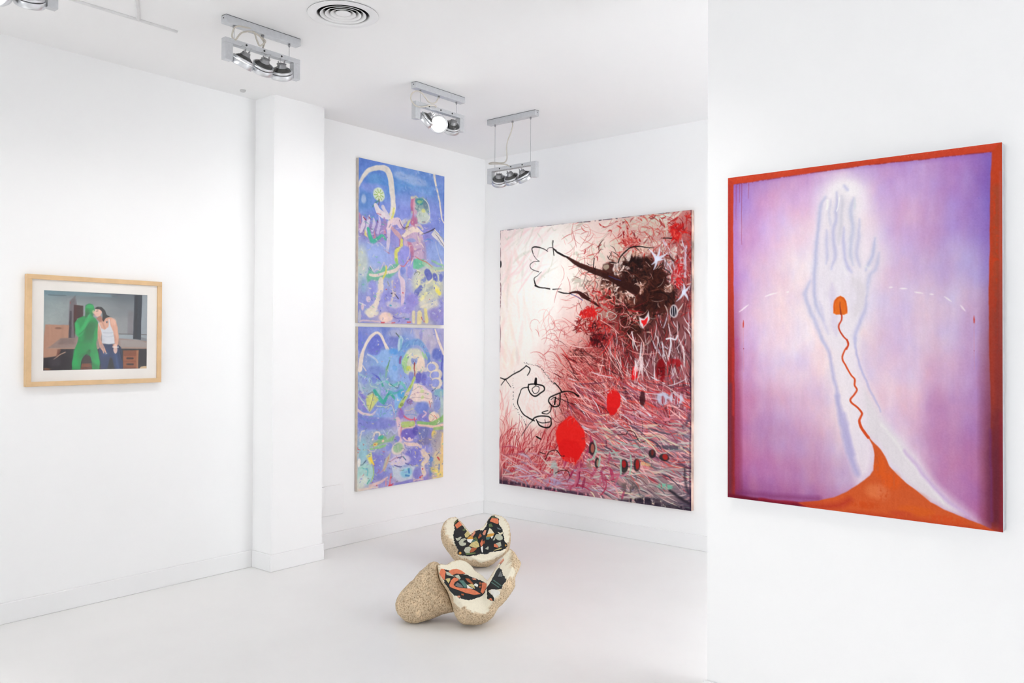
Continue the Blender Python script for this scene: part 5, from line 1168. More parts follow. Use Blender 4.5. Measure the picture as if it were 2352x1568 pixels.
def b_lens(bm):
    lathe(bm, [(0.0445, -0.011), (0.035, -0.0095), (0.018, -0.008), (0, -0.0075)], 40)


def b_bezel(bm):
    lathe(bm, [(0.0514, -0.0150), (0.0445, -0.0115), (0.0445, -0.0085), (0.0514, -0.0085)], 48)


def b_pin(bm):
    tube(bm, [(-0.064, 0, 0), (-0.0575, 0, 0)], 0.0035, 8, 1, False)
    tube(bm, [(0.0575, 0, 0), (0.064, 0, 0)], 0.0035, 8, 1, False)


def cam_vec(v):
    return Vector(CR * v[0] + CU * v[1] - CF * v[2]).normalized()


def spot_bar(label, cx, cy, rotz, drop, backs, lit, cord_px, watts):
    """cord_px: (crop, plane axis, plane value, points) or None; backs: where each lamp's back points, as (right, up, nearer)"""
    t = thing('spotlight_bar', label, 'ceiling light', (cx, cy, ZC), rotz)
    Ri = Matrix.Rotation(-rotz, 3, 'Z')
    h = FL / 2
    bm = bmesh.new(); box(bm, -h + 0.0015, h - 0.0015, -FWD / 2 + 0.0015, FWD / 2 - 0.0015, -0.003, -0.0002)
    new_obj('shadow_strip', bm, shadow_m, t)  # dark strip stands in for the contact shadow above the plate
    bm = bmesh.new(); box(bm, -h, h, -FWD / 2, FWD / 2, -0.040, -0.003, bev=0.0012)
    can = new_obj('ceiling_plate', bm, alu, t)
    for s in (-1, 1):
        bm = bmesh.new(); tube(bm, [(s * (h - 0.001), 0.0, -0.016), (s * (h + 0.0012), 0.0, -0.016)], 0.0035, 10, 1, False)
        new_obj('screw', bm, black_m, can)
    zt = -0.040 - drop            # top of the hanging frame
    for s in (-1, 1):
        x = s * 0.165
        me = shared('cable_grip', lambda b: lathe(b, [(0, 0.0), (0.0065, 0.0), (0.0065, -0.008), (0.0035, -0.016), (0, -0.016)], 16))
        part('cable_grip', me, grey_m, t, (x, 0, -0.040))
        bm = bmesh.new(); tube(bm, [(x, 0, -0.054), (x, 0, zt + 0.001)], 0.0013, 6, 1, False)
        new_obj('steel_cable', bm, wire_m, t)
    me = shared('cord_grommet', lambda b: lathe(b, [(0, 0.0), (0.008, 0.0), (0.007, -0.012), (0, -0.012)], 16))
    part('cord_grommet', me, grey_m, t, (0, 0, -0.040))
    # hanging frame: one bar, two legs
    fd = 0.036
    bm = bmesh.new(); box(bm, -h, h, -fd / 2, fd / 2, zt - 0.025, zt, bev=0.001)
    fb = new_obj('frame_bar', bm, alu, t)
    for s in (-1, 1):
        bm = bmesh.new(); box(bm, min(s * h, s * (h - 0.042)), max(s * h, s * (h - 0.042)), -fd / 2, fd / 2, zt - 0.110, zt - 0.0252, bev=0.001)
        new_obj('frame_leg', bm, alu, t)
    for i, x in enumerate((-0.105, 0.0, 0.105)):
        bm = bmesh.new(); tube(bm, [(x, -fd / 2 + 0.001, zt - 0.0125), (x, -fd / 2 - 0.003, zt - 0.0125)], 0.0048, 12, 1, False)
        new_obj('bolt', bm, black_m, fb)
    for i, x in enumerate((-0.119, 0.0, 0.119)):
        b = (Ri @ cam_vec(backs[i])).normalized()
        rot = b.to_track_quat('Z', 'Y')
        c = Vector((x, 0, zt - 0.101))
        ring = part('lamp_ring', shared('lamp_ring', b_ring), alu_l, t, c, rot)
        part('lamp_rim', shared('lamp_rim', b_rim), alu_l, ring)
        part('ribbed_reflector', shared('ribbed_reflector', b_back), dark_m, ring)
        part('lamp_cap', shared('lamp_cap', b_cap), grey_m, ring)
        for s in (0, math.pi):
            part('contact_tab', shared('contact_tab', b_tab, False), grey_m, ring, (0, 0, 0), Matrix.Rotation(s, 3, 'Z').to_quaternion())
        part('lamp_bezel', shared('lamp_bezel', b_bezel), alu_l, ring)
        part('lamp_lens', shared('lamp_lens_on' if lit[i] else 'lamp_lens_off', b_lens), lens_on if lit[i] else lens_off, ring)
        # thin supply wires from the bar to the lamp
        e = c + b * 0.060
        for k, s in enumerate((-1, 1)):
            p0 = Vector((x + s * 0.010, -0.004, zt - 0.025))
            p1 = c + b * 0.062 + Vector((s * 0.014, -0.010, 0.012))
            mid = (p0 + p1) / 2 + Vector((s * 0.012, -0.012, 0.004))
            bm = bmesh.new(); tube(bm, [p0, mid, p1, e + Vector((s * 0.006, 0, -0.002))], 0.0008, 6, 5)
            new_obj('supply_wire', bm, wire_m, ring_parent(ring, t))
        if watts[i]:
            a = cam_vec(backs[i]) * -1
            wc = Vector((cx, cy, ZC)) + Matrix.Rotation(rotz, 3, 'Z') @ c
            spot_light('lamp_beam', wc + a * 0.022, a, watts[i], 70 if lit[i] and backs[i][2] < 0 else 100, 0.045, 1.0)
    # pivots between the rings
    for x in (-0.178, -0.0595, 0.0595, 0.178):
        bm = bmesh.new(); tube(bm, [(x - 0.009, 0, zt - 0.101), (x + 0.009, 0, zt - 0.101)], 0.0035, 8, 1, False)
        new_obj('pivot_pin', bm, alu, t)
    if cord_px:
        (X0, Y0, S), ax, pv, pts = cord_px
        P = []
        n_ = len(pts)
        for i, (x, y) in enumerate(pts):
            w = pv + 0.006 * math.sin(i * 0.9)
            q_ = Vector(hit(X0 + x / S, Y0 + y / S, ax, w)) - Vector((cx, cy, ZC))
            P.append(tuple(Ri @ q_))
        P[0] = (0, 0, -0.050); P[-1] = (P[-1][0], 0.0, zt)
        bm = bmesh.new(); tube(bm, P, 0.0042, 10, 6)
        new_obj('power_cord', bm, cord_m, t, smooth=True)
    return t


def ring_parent(ring, t):
    return t


R90 = math.pi / 2
spot_bar('aluminium bar of three spotlights on short cables, beside the round air diffuser', -3.753, 2.5065, R90, 0.072,
         [(0.48, 0.84, 0.16), (0.46, 0.72, 0.46), (0.14, 0.80, 0.56)], (1, 0, 0),
         ((460, 0, 6.8167), 0, -3.735, H(980, 560, 992, 610, 1020, 650, 985, 690, 930, 715, 890, 640, 850, 520, 800, 455, 690, 425, 590, 410, 530, 440, 505, 510, 497, 565, 520, 612, 560, 618, 600, 560, 660, 510, 780, 492, 880, 530, 960, 600, 1000, 680, 1005, 770)), (6, 6, 7))
spot_bar('aluminium bar of three spotlights, middle one glowing, near the corner of the room', -3.792, 3.847, R90, 0.080,
         [(0.78, 0.60, 0.12), (-0.05, 0.30, -0.95), (0.26, 0.62, 0.74)], (0, 1, 0),
         ((920, 170, 9.8), 0, -3.765, H(850, 480, 840, 560, 790, 640, 710, 660, 630, 620, 560, 530, 480, 430, 400, 385, 320, 390, 250, 450, 230, 540, 270, 640, 340, 710, 430, 740, 540, 735, 650, 705, 740, 700, 800, 730, 850, 770)), (6, 10, 9))
spot_bar('aluminium bar of three spotlights on long cables before the red painting', -3.803, 4.608, 0.0, 0.318,
         [(-0.06, 0.72, 0.69), (-0.36, 0.76, 0.54), (-0.52, 0.80, 0.30)], (0, 0, 0),
         ((1100, 240, 7.469), 1, 4.590, H(580, 270, 577, 380, 545, 490, 495, 620, 475, 740, 482, 880, 476, 940, 440, 992, 350, 1000, 250, 992, 180, 1006, 184, 1022, 250, 1018, 400, 1020, 480, 1035, 540, 1065, 575, 1095)), (5, 6, 6))
spot_bar('aluminium bar of three spotlights near the cable trunking, cut off by the picture edge', -3.712, 1.257, R90, 0.089,
         [(0.48, 0.84, 0.16), (0.05, 0.30, -0.95), (0.34, 0.78, 0.50)], (1, 1, 0), None, (9, 9, 9))
spot_bar('unseen aluminium bar of three spotlights over the violet painting, outer two added as fill', -1.35, 1.86, 0.0, 0.072,
         [(0.10, 0.98, -0.1), (0.0, 0.80, 0.60), (-0.10, 0.98, -0.1)], (1, 1, 1), None, (55, 25, 55))  # middle lamp lights the painting; outer lamps added to brighten floor and ceiling
spot_bar('unseen aluminium bar of three spotlights added behind the partition wall as fill light', -0.35, 4.6, 0.0, 0.072,
         [(0.10, 0.98, -0.1), (0.0, 0.98, 0.10), (-0.10, 0.98, -0.1)], (1, 1, 1), None, (18, 0, 18))  # out of view, added to bounce light into the recess
spot_bar('unseen aluminium bar of three spotlights added over the open front room as fill light', -3.70, 0.0, R90, 0.072,
         [(0.10, 0.98, -0.1), (0.0, 0.98, 0.10), (-0.10, 0.98, -0.1)], (1, 1, 1), None, (110, 0, 110))  # out of view, added to brighten floor and ceiling by bounce
# ------------------------------------------------------------------ cracked stones with inlaid faces
SZ = (880.0, 1160.0, 5.2265)          # crop the outlines were read from
stone_m = bpy.data.materials.new('granular_stone_and_plaster')
stone_m.use_nodes = True
nt = stone_m.node_tree
pb = nt.nodes['Principled BSDF']
pb.inputs['Roughness'].default_value = 0.85
pb.inputs['Specular IOR Level'].default_value = 0.2
at = nt.nodes.new('ShaderNodeAttribute'); at.attribute_name = 'paint'
tc = nt.nodes.new('ShaderNodeTexCoord')
vo = nt.nodes.new('ShaderNodeTexNoise'); vo.inputs['Scale'].default_value = 120; vo.inputs['Detail'].default_value = 5; vo.inputs['Roughness'].default_value = 0.75
rp = nt.nodes.new('ShaderNodeValToRGB')
e = rp.color_ramp.elements
e[0].position = 0.33; e[0].color = (0.26, 0.18, 0.14, 1)
e[1].position = 0.62; e[1].color = (1.18, 1.15, 1.10, 1)
e2 = e.new(0.44); e2.color = (0.78, 0.68, 0.60, 1)
e3 = e.new(0.50); e3.color = (1, 1, 1, 1)
mk = nt.nodes.new('ShaderNodeMix'); mk.data_type = 'RGBA'; mk.blend_type = 'MULTIPLY'
nt.links.new(tc.outputs['Object'], vo.inputs['Vector']); nt.links.new(vo.outputs['Fac'], rp.inputs['Fac'])
nt.links.new(at.outputs['Color'], mk.inputs[6]); nt.links.new(rp.outputs['Color'], mk.inputs[7])
nt.links.new(at.outputs['Alpha'], mk.inputs[0])
nt.links.new(mk.outputs[2], pb.inputs['Base Color'])
bp_ = nt.nodes.new('ShaderNodeBump'); bp_.inputs['Strength'].default_value = 0.7; bp_.inputs['Distance'].default_value = 0.006
ml = nt.nodes.new('ShaderNodeMath'); ml.operation = 'MULTIPLY'
nt.links.new(vo.outputs['Fac'], ml.inputs[0]); nt.links.new(at.outputs['Alpha'], ml.inputs[1])
nt.links.new(ml.outputs[0], bp_.inputs['Height']); nt.links.new(bp_.outputs['Normal'], pb.inputs['Normal'])


def noise3(P, cell, seed):
    rng = np.random.default_rng(seed)
    N = 24
    g = rng.random((N, N, N))
    q = (P / cell) % N
    i = q.astype(int) % N
    f = q - np.floor(q); f = f * f * (3 - 2 * f)
    j = (i + 1) % N
    out = 0
    for dx in (0, 1):
        for dy in (0, 1):
            for dz in (0, 1):
                w = (f[:, 0] if dx else 1 - f[:, 0]) * (f[:, 1] if dy else 1 - f[:, 1]) * (f[:, 2] if dz else 1 - f[:, 2])
                out = out + w * g[(j if dx else i)[:, 0], (j if dy else i)[:, 1], (j if dz else i)[:, 2]]
    return out


def px(p):
    return SZ[0] + p[0] / SZ[2], SZ[1] + p[1] / SZ[2]


class Stone:
    """outline: crop points of the silhouette round centre c0; depth D as a share of the mean radius; planes: list of 3 rim points each"""

    def __init__(self, name, label, c0, outline, D, back, planes, seed, subdiv=6):
        X0, Y0 = px(c0)
        d = ray(X0, Y0); d = d / np.linalg.norm(d)
        self.t = -d
        self.a = np.cross(d, (0, 0, 1)); self.a /= np.linalg.norm(self.a)
        self.b = np.cross(self.a, d)
        kz = np.dot(d, CF)
        O = np.array([[x - c0[0], c0[1] - y] for x, y in outline], float) / SZ[2] / FPX * kz ** -1  # angle units per unit distance
        O = np.vstack([O, O[:1]]); O = catmull(O, 6)[:-1]
        ph = np.arctan2(O[:, 1], O[:, 0]); R = np.hypot(O[:, 0], O[:, 1])
        k = np.argsort(ph); ph, R = ph[k], R[k]
        ph = np.concatenate([ph - 2 * math.pi, ph, ph + 2 * math.pi]); R = np.concatenate([R, R, R])
        self.Rf = lambda a: np.interp(a, ph, R)
        Dm = D * R.mean()
        self.Dm = Dm

        def F(P):
            rho = np.hypot(P[:, 0], P[:, 1])
            return (rho / self.Rf(np.arctan2(P[:, 1], P[:, 0]))) ** 2.4 + np.abs(P[:, 2] / Dm) ** 2.4 - 1

        def surf(p):                      # crop point -> local point on the front surface
            x, y = (p[0] - c0[0]) / SZ[2] / FPX / kz, (c0[1] - p[1]) / SZ[2] / FPX / kz
            r = math.hypot(x, y) / self.Rf(math.atan2(y, x))
            z = Dm * max(0.0, 1 - min(r, 1.0) ** 2.4) ** (1 / 2.4)
            if len(p) > 2:
                z = p[2] * Dm
            return np.array([x, y, z])
        bm = bmesh.new()
        bmesh.ops.create_icosphere(bm, subdivisions=subdiv, radius=1)
        me = bpy.data.meshes.new(name)
        bm.to_mesh(me); bm.free()
        nv = len(me.vertices)
        V = np.empty(nv * 3, np.float32); me.vertices.foreach_get('co', V); V = V.reshape(-1, 3).astype(float)
        V /= np.linalg.norm(V, axis=1)[:, None]
        cb = np.array([0, 0, -back * Dm])
        lo = np.zeros(nv); hi = np.full(nv, 4 * R.max())
        for _ in range(34):
            m_ = (lo + hi) / 2
            inside = F(cb + V * m_[:, None]) < 0
            lo = np.where(inside, m_, lo); hi = np.where(inside, hi, m_)
        rb = lo
        nz = 0.6 * noise3(V * 3 + 9, 1.0, seed) + 0.4 * noise3(V * 8 + 9, 1.0, seed + 1)
        rough = 0.5 * noise3(V * 22 + 30, 1.0, seed + 2) + 0.5 * noise3(V * 45 + 60, 1.0, seed + 3)
        rb = rb * (1 + 0.05 * (nz - 0.5) + 0.04 * (rough - 0.5))
        self.planes = []
        rc = np.full(nv, -1e9)
        for tri in planes:
            A, B_, C_ = (surf(p) for p in tri)
            n_ = np.cross(B_ - A, C_ - A); n_ /= np.linalg.norm(n_)
            if n_[2] < 0:
                n_ = -n_
            self.planes.append((A, n_))
            den = V @ n_
            rp_ = np.where(den > 1e-6, ((A - cb) @ n_) / np.where(den > 1e-6, den, 1), 1e9)
            rc = np.maximum(rc, rp_)
        if planes:
            rc = rc * (1 + 0.002 * (rough - 0.5))
            cut = rc < rb
            r = np.minimum(rb, rc)
        else:
            cut = np.zeros(nv, bool); r = rb
        P = cb + V * r[:, None]
        # how far down the view ray the stone stands so that its underside rests on the floor
        M = np.stack([self.a, self.b, self.t])
        lo_, hi_ = 2.0, 9.0
        for _ in range(40):
            s = (lo_ + hi_) / 2
            zmin = np.percentile((EYE + d * s)[2] + s * (P @ M)[:, 2], 1.5)
            if zmin > 0:
                lo_ = s
            else:
                hi_ = s
        self.s = s
        self.c = EYE + d * s
        W = self.c + s * (P @ M)
        W[:, 2] = np.maximum(W[:, 2], 0.0015)
        self.base = np.array([self.c[0], self.c[1], 0.0])
        self.M, self.P, self.V, self.cut, self.rb, self.rc, self.nz, self.rough = M, P, V, cut, rb, rc, nz, rough
        me.vertices.foreach_set('co', (W - self.base).astype(np.float32).ravel())
        me.update()
        me.polygons.foreach_set('use_smooth', [True] * len(me.polygons))
        me.materials.append(stone_m)
        self.me = me
        self.root = thing(name, label, 'sculpture', tuple(self.base))
        o = bpy.data.objects.new('stone_body', me)
        COL.objects.link(o); o.parent = self.root
        # crop position of every vertex, for colouring
        dv = W - EYE
        self.cx = (1176 + FPX * (dv @ CR) / (dv @ CF) - SZ[0]) * SZ[2]
        self.cy = (784 + SHY - FPX * (dv @ CU) / (dv @ CF) - SZ[1]) * SZ[2]
        self.front = (P[:, 2] > -0.15 * Dm)

    def colour(self, plaster, black, edge_w=0.0):
        """plaster, black: crop polygons; plaster lies on the broken skin, black on the cut faces"""
        n = len(self.cx)
        base = np.array(srgb((218, 199, 168)))
        C = np.empty((n, 4)); C[:, :3] = base; C[:, 3] = 1.0
        tint = noise3(self.V * 6, 1.0, 77)
        C[:, :3] *= (0.82 + 0.34 * tint)[:, None]
        C[:, 0] *= 1.02
        Q = self.P / self.Dm
        wn = lambda f, k: noise3(Q * f + 40, 1.0, k) - 0.5
        wob = 34 * wn(5, 501) + 26 * wn(13, 502) + 18 * wn(30, 503)
        spk = wn(26, 504) + 0.5

        def inside(poly):
            x = self.cx + wob; y = self.cy + wob * 0.7
            ins = np.zeros(n, bool)
            for i in range(len(poly)):
                a, b = poly[i], poly[(i + 1) % len(poly)]
                if a[1] != b[1]:
                    ins ^= ((a[1] > y) != (b[1] > y)) & (x < (b[0] - a[0]) * (y - a[1]) / (b[1] - a[1]) + a[0])
            return ins & self.front
        pl = np.array(srgb((238, 230, 208)))
        for poly in plaster:
            m_ = inside(poly)
            C[m_, :3] = pl * (0.93 + 0.1 * spk[m_])[:, None]; C[m_, 3] = 0.12
        C[self.cut, :3] = pl; C[self.cut, 3] = 0.1
        for poly in black:
            m_ = inside(poly) & (self.cut | (spk > 0.42))
            C[m_, :3] = np.array(srgb((30, 34, 36))); C[m_, 3] = 0.0
        ca = self.me.color_attributes.new('paint', 'FLOAT_COLOR', 'POINT')
        ca.data.foreach_set('color', C.astype(np.float32).ravel())

    def ground(self, k, pts):
        rng = np.random.default_rng(len(pts) * 7 + k)
        P = catmull(np.array(list(pts) + [pts[0]], float), 7)[:-1]
        P = P + rng.normal(0, 3.2, P.shape)
        self.chip(k, [tuple(p) for p in P], 'black', 0.0003, 0.0008, 'inlay_ground')

    def chip(self, k, pts, col, lift=0.0012, thick=0.0022, name='inlay_chip'):
        A, n_ = self.planes[k]
        Aw = self.c + self.s * (A @ self.M); nw = n_ @ self.M
        top = []
        for p in pts:
            X, Y = px(p)
            d = ray(X, Y)
            t_ = ((Aw - EYE) @ nw) / (d @ nw)
            top.append(EYE + d * t_ + nw * (lift + thick) - self.base)
        bm = bmesh.new()
        vt_ = [bm.verts.new(q) for q in top]; vb = [bm.verts.new(q - nw * (thick + lift + 0.003)) for q in top]
        bm.faces.new(vt_); bm.faces.new(vb[::-1])
        for i in range(len(pts)):
            j = (i + 1) % len(pts)
            bm.faces.new((vt_[i], vb[i], vb[j], vt_[j]))
        new_obj(name, bm, INL[col], self.root)


INL = {k: mat('inlay_' + k, c, 0.5, vary=v, scale=70, spec=0.3) for k, c, v in (
    ('coral', (220, 124, 88), 0.12), ('salmon', (216, 146, 118), 0.12), ('ochre', (212, 154, 68), 0.12), ('sage', (186, 188, 168), 0.1), ('cream', (228, 218, 190), 0.08),
    ('white', (240, 238, 230), 0.04), ('teal', (84, 120, 112), 0.2), ('moss', (96, 112, 72), 0.25), ('straw', (206, 190, 130), 0.15), ('smoke', (110, 114, 114), 0.25), ('black', (30, 33, 36), 0.15), ('rust', (170, 92, 58), 0.15))}

# stone at the back, split open like a book
S1 = Stone('split_stone', 'upright split stone with two mirrored inlaid faces like an open book', (1120, 440),
           H(880, 155, 820, 175, 775, 205, 735, 275, 724, 360, 738, 450, 795, 530, 865, 620, 920, 668, 1020, 690, 1190, 712, 1290, 692, 1380, 622, 1468, 560, 1494, 480, 1502, 380, 1496, 270, 1450, 180, 1390, 135, 1325, 110, 1272, 150, 1246, 215, 1200, 268, 1155, 295, 1105, 305, 1052, 335, 1010, 305, 965, 240, 930, 195),
           0.92, 0.42, [[(1095, 318, -0.15), (1195, 640), (838, 420)], [(1095, 318, -0.15), (1195, 640), (1480, 430)]], 5)
S1.colour([H(870, 160, 830, 200, 770, 240, 745, 300, 740, 350, 800, 380, 840, 440, 890, 520, 900, 600, 960, 640, 1100, 650, 1190, 700, 1290, 660, 1400, 600, 1480, 530, 1490, 400, 1490, 260, 1440, 190, 1340, 120, 1240, 300, 1100, 400, 950, 300)],
          [])
S1.ground(0, H(888, 166, 912, 190, 945, 228, 975, 272, 1000, 303, 1040, 352, 1075, 335, 1105, 318, 1150, 370, 1180, 450, 1210, 530, 1215, 575, 1140, 592, 1080, 604, 1000, 603, 915, 594, 898, 570, 903, 520, 868, 470, 850, 420, 843, 370, 850, 320, 860, 290, 848, 240, 862, 200))
S1.ground(1, H(1085, 322, 1150, 298, 1195, 300, 1215, 285, 1245, 235, 1252, 195, 1290, 145, 1325, 122, 1350, 140, 1388, 170, 1392, 230, 1435, 300, 1448, 380, 1462, 430, 1490, 470, 1480, 505, 1430, 540, 1340, 556, 1290, 560, 1240, 590, 1205, 586, 1165, 575, 1150, 510, 1120, 430))
for k, pts, c in [
    (0, H(858, 240, 915, 195, 946, 240, 885, 282), 'coral'), (0, H(850, 215, 880, 175, 890, 185, 860, 225), 'moss'), (0, H(868, 395, 890, 400, 925, 380, 940, 385, 915, 420, 895, 430, 878, 420), 'sage'),
    (0, H(905, 445, 935, 410, 975, 398, 1000, 412, 965, 430, 958, 450, 995, 455, 990, 480, 950, 492, 918, 480), 'sage'), (0, H(975, 350, 1010, 310, 1045, 350, 1010, 390, 985, 385), 'straw'), (0, H(1003, 405, 1045, 368, 1078, 390, 1080, 410, 1040, 412), 'ochre'), (0, H(1003, 412, 1078, 412, 1050, 455, 1015, 440), 'white'), (0, H(1082, 412, 1112, 425, 1070, 450, 1055, 455), 'teal'),
    (0, H(1030, 492, 1062, 452, 1118, 430, 1145, 460, 1155, 500, 1110, 515, 1060, 500), 'straw'), (0, H(968, 545, 985, 510, 1030, 500, 1058, 520, 1035, 560, 1040, 575, 990, 575), 'sage'), (0, H(1035, 560, 1065, 510, 1125, 520, 1085, 560, 1050, 570), 'rust'), (0, H(905, 575, 920, 560, 938, 570, 935, 590, 915, 592), 'ochre'), (0, H(985, 580, 1105, 570, 1108, 585, 1000, 598), 'moss'), (0, H(950, 300, 985, 280, 992, 300, 965, 310), 'moss'),
    (0, H(1085, 400, 1110, 380, 1145, 430, 1150, 470, 1120, 430), 'moss'), (0, H(1050, 370, 1100, 305, 1110, 330, 1075, 380), 'salmon'), (0, H(1115, 360, 1140, 330, 1150, 400, 1140, 420), 'smoke'), (0, H(880, 480, 915, 510, 905, 530, 885, 505), 'black'),
    (1, H(1282, 195, 1305, 155, 1380, 165, 1388, 215, 1375, 228, 1340, 215), 'coral'), (1, H(1300, 150, 1320, 135, 1345, 150, 1320, 155), 'moss'), (1, H(1270, 230, 1300, 220, 1318, 258, 1270, 262), 'moss'), (1, H(1250, 350, 1278, 275, 1300, 290, 1335, 340, 1290, 345), 'cream'), (1, H(1235, 385, 1260, 350, 1300, 338, 1338, 340, 1320, 372, 1270, 382), 'ochre'), (1, H(1235, 388, 1290, 382, 1270, 415, 1240, 415), 'teal'), (1, H(1290, 380, 1325, 370, 1305, 405), 'white'), (1, H(1318, 420, 1348, 370, 1345, 410, 1330, 425), 'sage'),
    (1, H(1342, 375, 1360, 350, 1400, 350, 1435, 380, 1435, 410, 1400, 425, 1375, 418, 1355, 400), 'sage'), (1, H(1375, 322, 1410, 335, 1440, 318, 1435, 345, 1410, 355, 1395, 350), 'cream'), (1, H(1330, 470, 1345, 465, 1380, 490, 1380, 512, 1330, 500), 'coral'), (1, H(1352, 462, 1410, 440, 1420, 485, 1390, 510, 1380, 488), 'sage'), (1, H(1325, 542, 1420, 512, 1425, 522, 1340, 545), 'straw'), (1, H(1462, 480, 1475, 470, 1482, 485, 1470, 498), 'ochre'), (1, H(1225, 525, 1245, 510, 1260, 495, 1268, 505, 1262, 535), 'sage'),
    (1, H(1195, 345, 1215, 305, 1240, 300, 1225, 355, 1210, 362), 'salmon'), (1, H(1165, 460, 1190, 410, 1200, 470, 1175, 505), 'coral'), (1, H(1198, 435, 1222, 425, 1220, 460, 1200, 465), 'rust'), (1, H(1140, 390, 1165, 340, 1185, 370, 1150, 405), 'rust'), (1, H(1172, 510, 1198, 490, 1198, 570, 1185, 565), 'white'), (1, H(1365, 270, 1400, 280, 1420, 300, 1380, 290), 'smoke')]:
    S1.chip(k, pts, c)

# rounded half lying at the left
S2 = Stone('rounded_stone', 'rounded speckled brown stone lying closed beside the cracked pieces', (540, 1060),
           H(600, 722, 545, 745, 500, 790, 440, 840, 380, 905, 300, 980, 230, 1060, 197, 1150, 205, 1220, 245, 1290, 310, 1340, 390, 1362, 470, 1350, 560, 1325, 630, 1302, 700, 1275, 770, 1262, 830, 1248, 838, 1190, 822, 1110, 775, 1010, 722, 910, 682, 800, 650, 742),
           0.72, 0.1, [], 15)
S2.colour([], [])

# front stone: a bowl-like piece and a raised wing
S3 = Stone('cracked_stone', 'cracked plaster-edged stone with coral and black inlay and a raised wing', (1130, 1140),
           H(690, 765, 735, 752, 780, 765, 830, 735, 930, 708, 1000, 725, 1055, 765, 1105, 830, 1180, 880, 1243, 935, 1290, 880, 1360, 760, 1430, 655, 1490, 600, 1545, 640, 1580, 700, 1612, 760, 1575, 850, 1545, 905, 1540, 1000, 1475, 1100, 1400, 1188, 1362, 1215, 1330, 1270, 1280, 1330, 1180, 1385, 1030, 1392, 950, 1370, 885, 1280, 850, 1160, 795, 1030, 715, 910),
           0.78, 0.5, [[(700, 800), (1240, 960, 0.10), (900, 1100)], [(1425, 690, 0.25), (1215, 1075, 0.30), (1330, 1130)]], 25)
S3.colour([H(740, 930, 790, 1010, 840, 1090, 850, 1160, 900, 1230, 1000, 1190, 1100, 1210, 1220, 1130, 1210, 1090, 1100, 1120, 900, 1080), H(1400, 740, 1440, 750, 1540, 740, 1605, 770, 1570, 850, 1480, 900, 1440, 960, 1400, 1060, 1380, 1130, 1310, 1100, 1300, 1040), H(760, 770, 830, 740, 930, 725, 1030, 770, 1100, 840, 1220, 910, 1240, 940, 1000, 840)],
          [])
S3.ground(0, H(700, 775, 750, 775, 860, 800, 1000, 838, 1100, 880, 1180, 905, 1240, 948, 1235, 1000, 1205, 1072, 1130, 1108, 1040, 1138, 940, 1120, 850, 1070, 780, 985, 725, 895))
S3.ground(1, H(1432, 672, 1396, 740, 1420, 775, 1436, 830, 1474, 895, 1440, 950, 1415, 1000, 1350, 1012, 1300, 1010, 1262, 1030, 1310, 1075, 1330, 1110, 1322, 1150, 1262, 1128, 1215, 1090, 1240, 1010, 1330, 850))
for k, pts, c in [
    (0, H(676, 815, 692, 765, 728, 770, 752, 800, 745, 830, 738, 900, 705, 868), 'coral'), (0, H(752, 800, 780, 805, 855, 858, 810, 850, 762, 838), 'sage'),
    (0, H(785, 795, 820, 776, 880, 768, 935, 785, 985, 822, 930, 830, 870, 825, 825, 845), 'coral'), (0, H(748, 890, 778, 880, 805, 880, 802, 905, 785, 938, 765, 910), 'straw'),
    (0, H(795, 955, 815, 905, 850, 870, 900, 882, 905, 900, 860, 925, 845, 960, 870, 985, 960, 1000, 1050, 1005, 1110, 1030, 1170, 1068, 1090, 1078, 990, 1055, 900, 1020, 830, 995, 800, 980), 'coral'),
    (0, H(855, 850, 905, 838, 930, 880, 915, 895, 880, 870), 'sage'), (0, H(860, 965, 890, 930, 940, 960, 960, 990, 900, 985), 'smoke'), (0, H(905, 905, 960, 905, 1000, 950, 1000, 995, 970, 990, 940, 940), 'teal'), (0, H(1002, 955, 1040, 985, 1080, 1003, 1010, 1000), 'white'),
    (0, H(985, 880, 1030, 885, 1085, 950, 1050, 940, 1010, 915), 'rust'), (0, H(1015, 960, 1060, 945, 1090, 965, 1100, 1005), 'straw'), (0, H(1150, 930, 1170, 925, 1180, 945, 1160, 958), 'rust'), (0, H(1145, 975, 1175, 968, 1180, 990, 1155, 995), 'rust'), (0, H(1110, 940, 1140, 960, 1130, 985, 1085, 960), 'white'), (0, H(1065, 885, 1100, 880, 1120, 900, 1080, 895), 'salmon'),
    (0, H(1182, 935, 1210, 932, 1242, 945, 1240, 985, 1210, 1045, 1195, 1065, 1168, 1040, 1185, 985), 'coral'), (0, H(890, 1090, 920, 1090, 928, 1112, 895, 1106), 'salmon'), (0, H(935, 1065, 970, 1068, 965, 1088, 940, 1080), 'rust'), (0, H(870, 820, 960, 832, 990, 860, 930, 850), 'black'),
    (1, H(1398, 702, 1448, 640, 1452, 660, 1412, 705), 'salmon'), (1, H(1382, 860, 1412, 795, 1440, 845, 1430, 862), 'smoke'), (1, H(1290, 1020, 1340, 1010, 1395, 1030, 1400, 1060, 1340, 1110, 1325, 1080, 1300, 1065), 'white'), (1, H(1325, 905, 1332, 895, 1425, 965, 1418, 975), 'teal'), (1, H(1300, 930, 1308, 922, 1400, 985, 1392, 992), 'teal'), (1, H(1268, 1130, 1300, 1115, 1320, 1150), 'coral')]:
    S3.chip(k, pts, c)

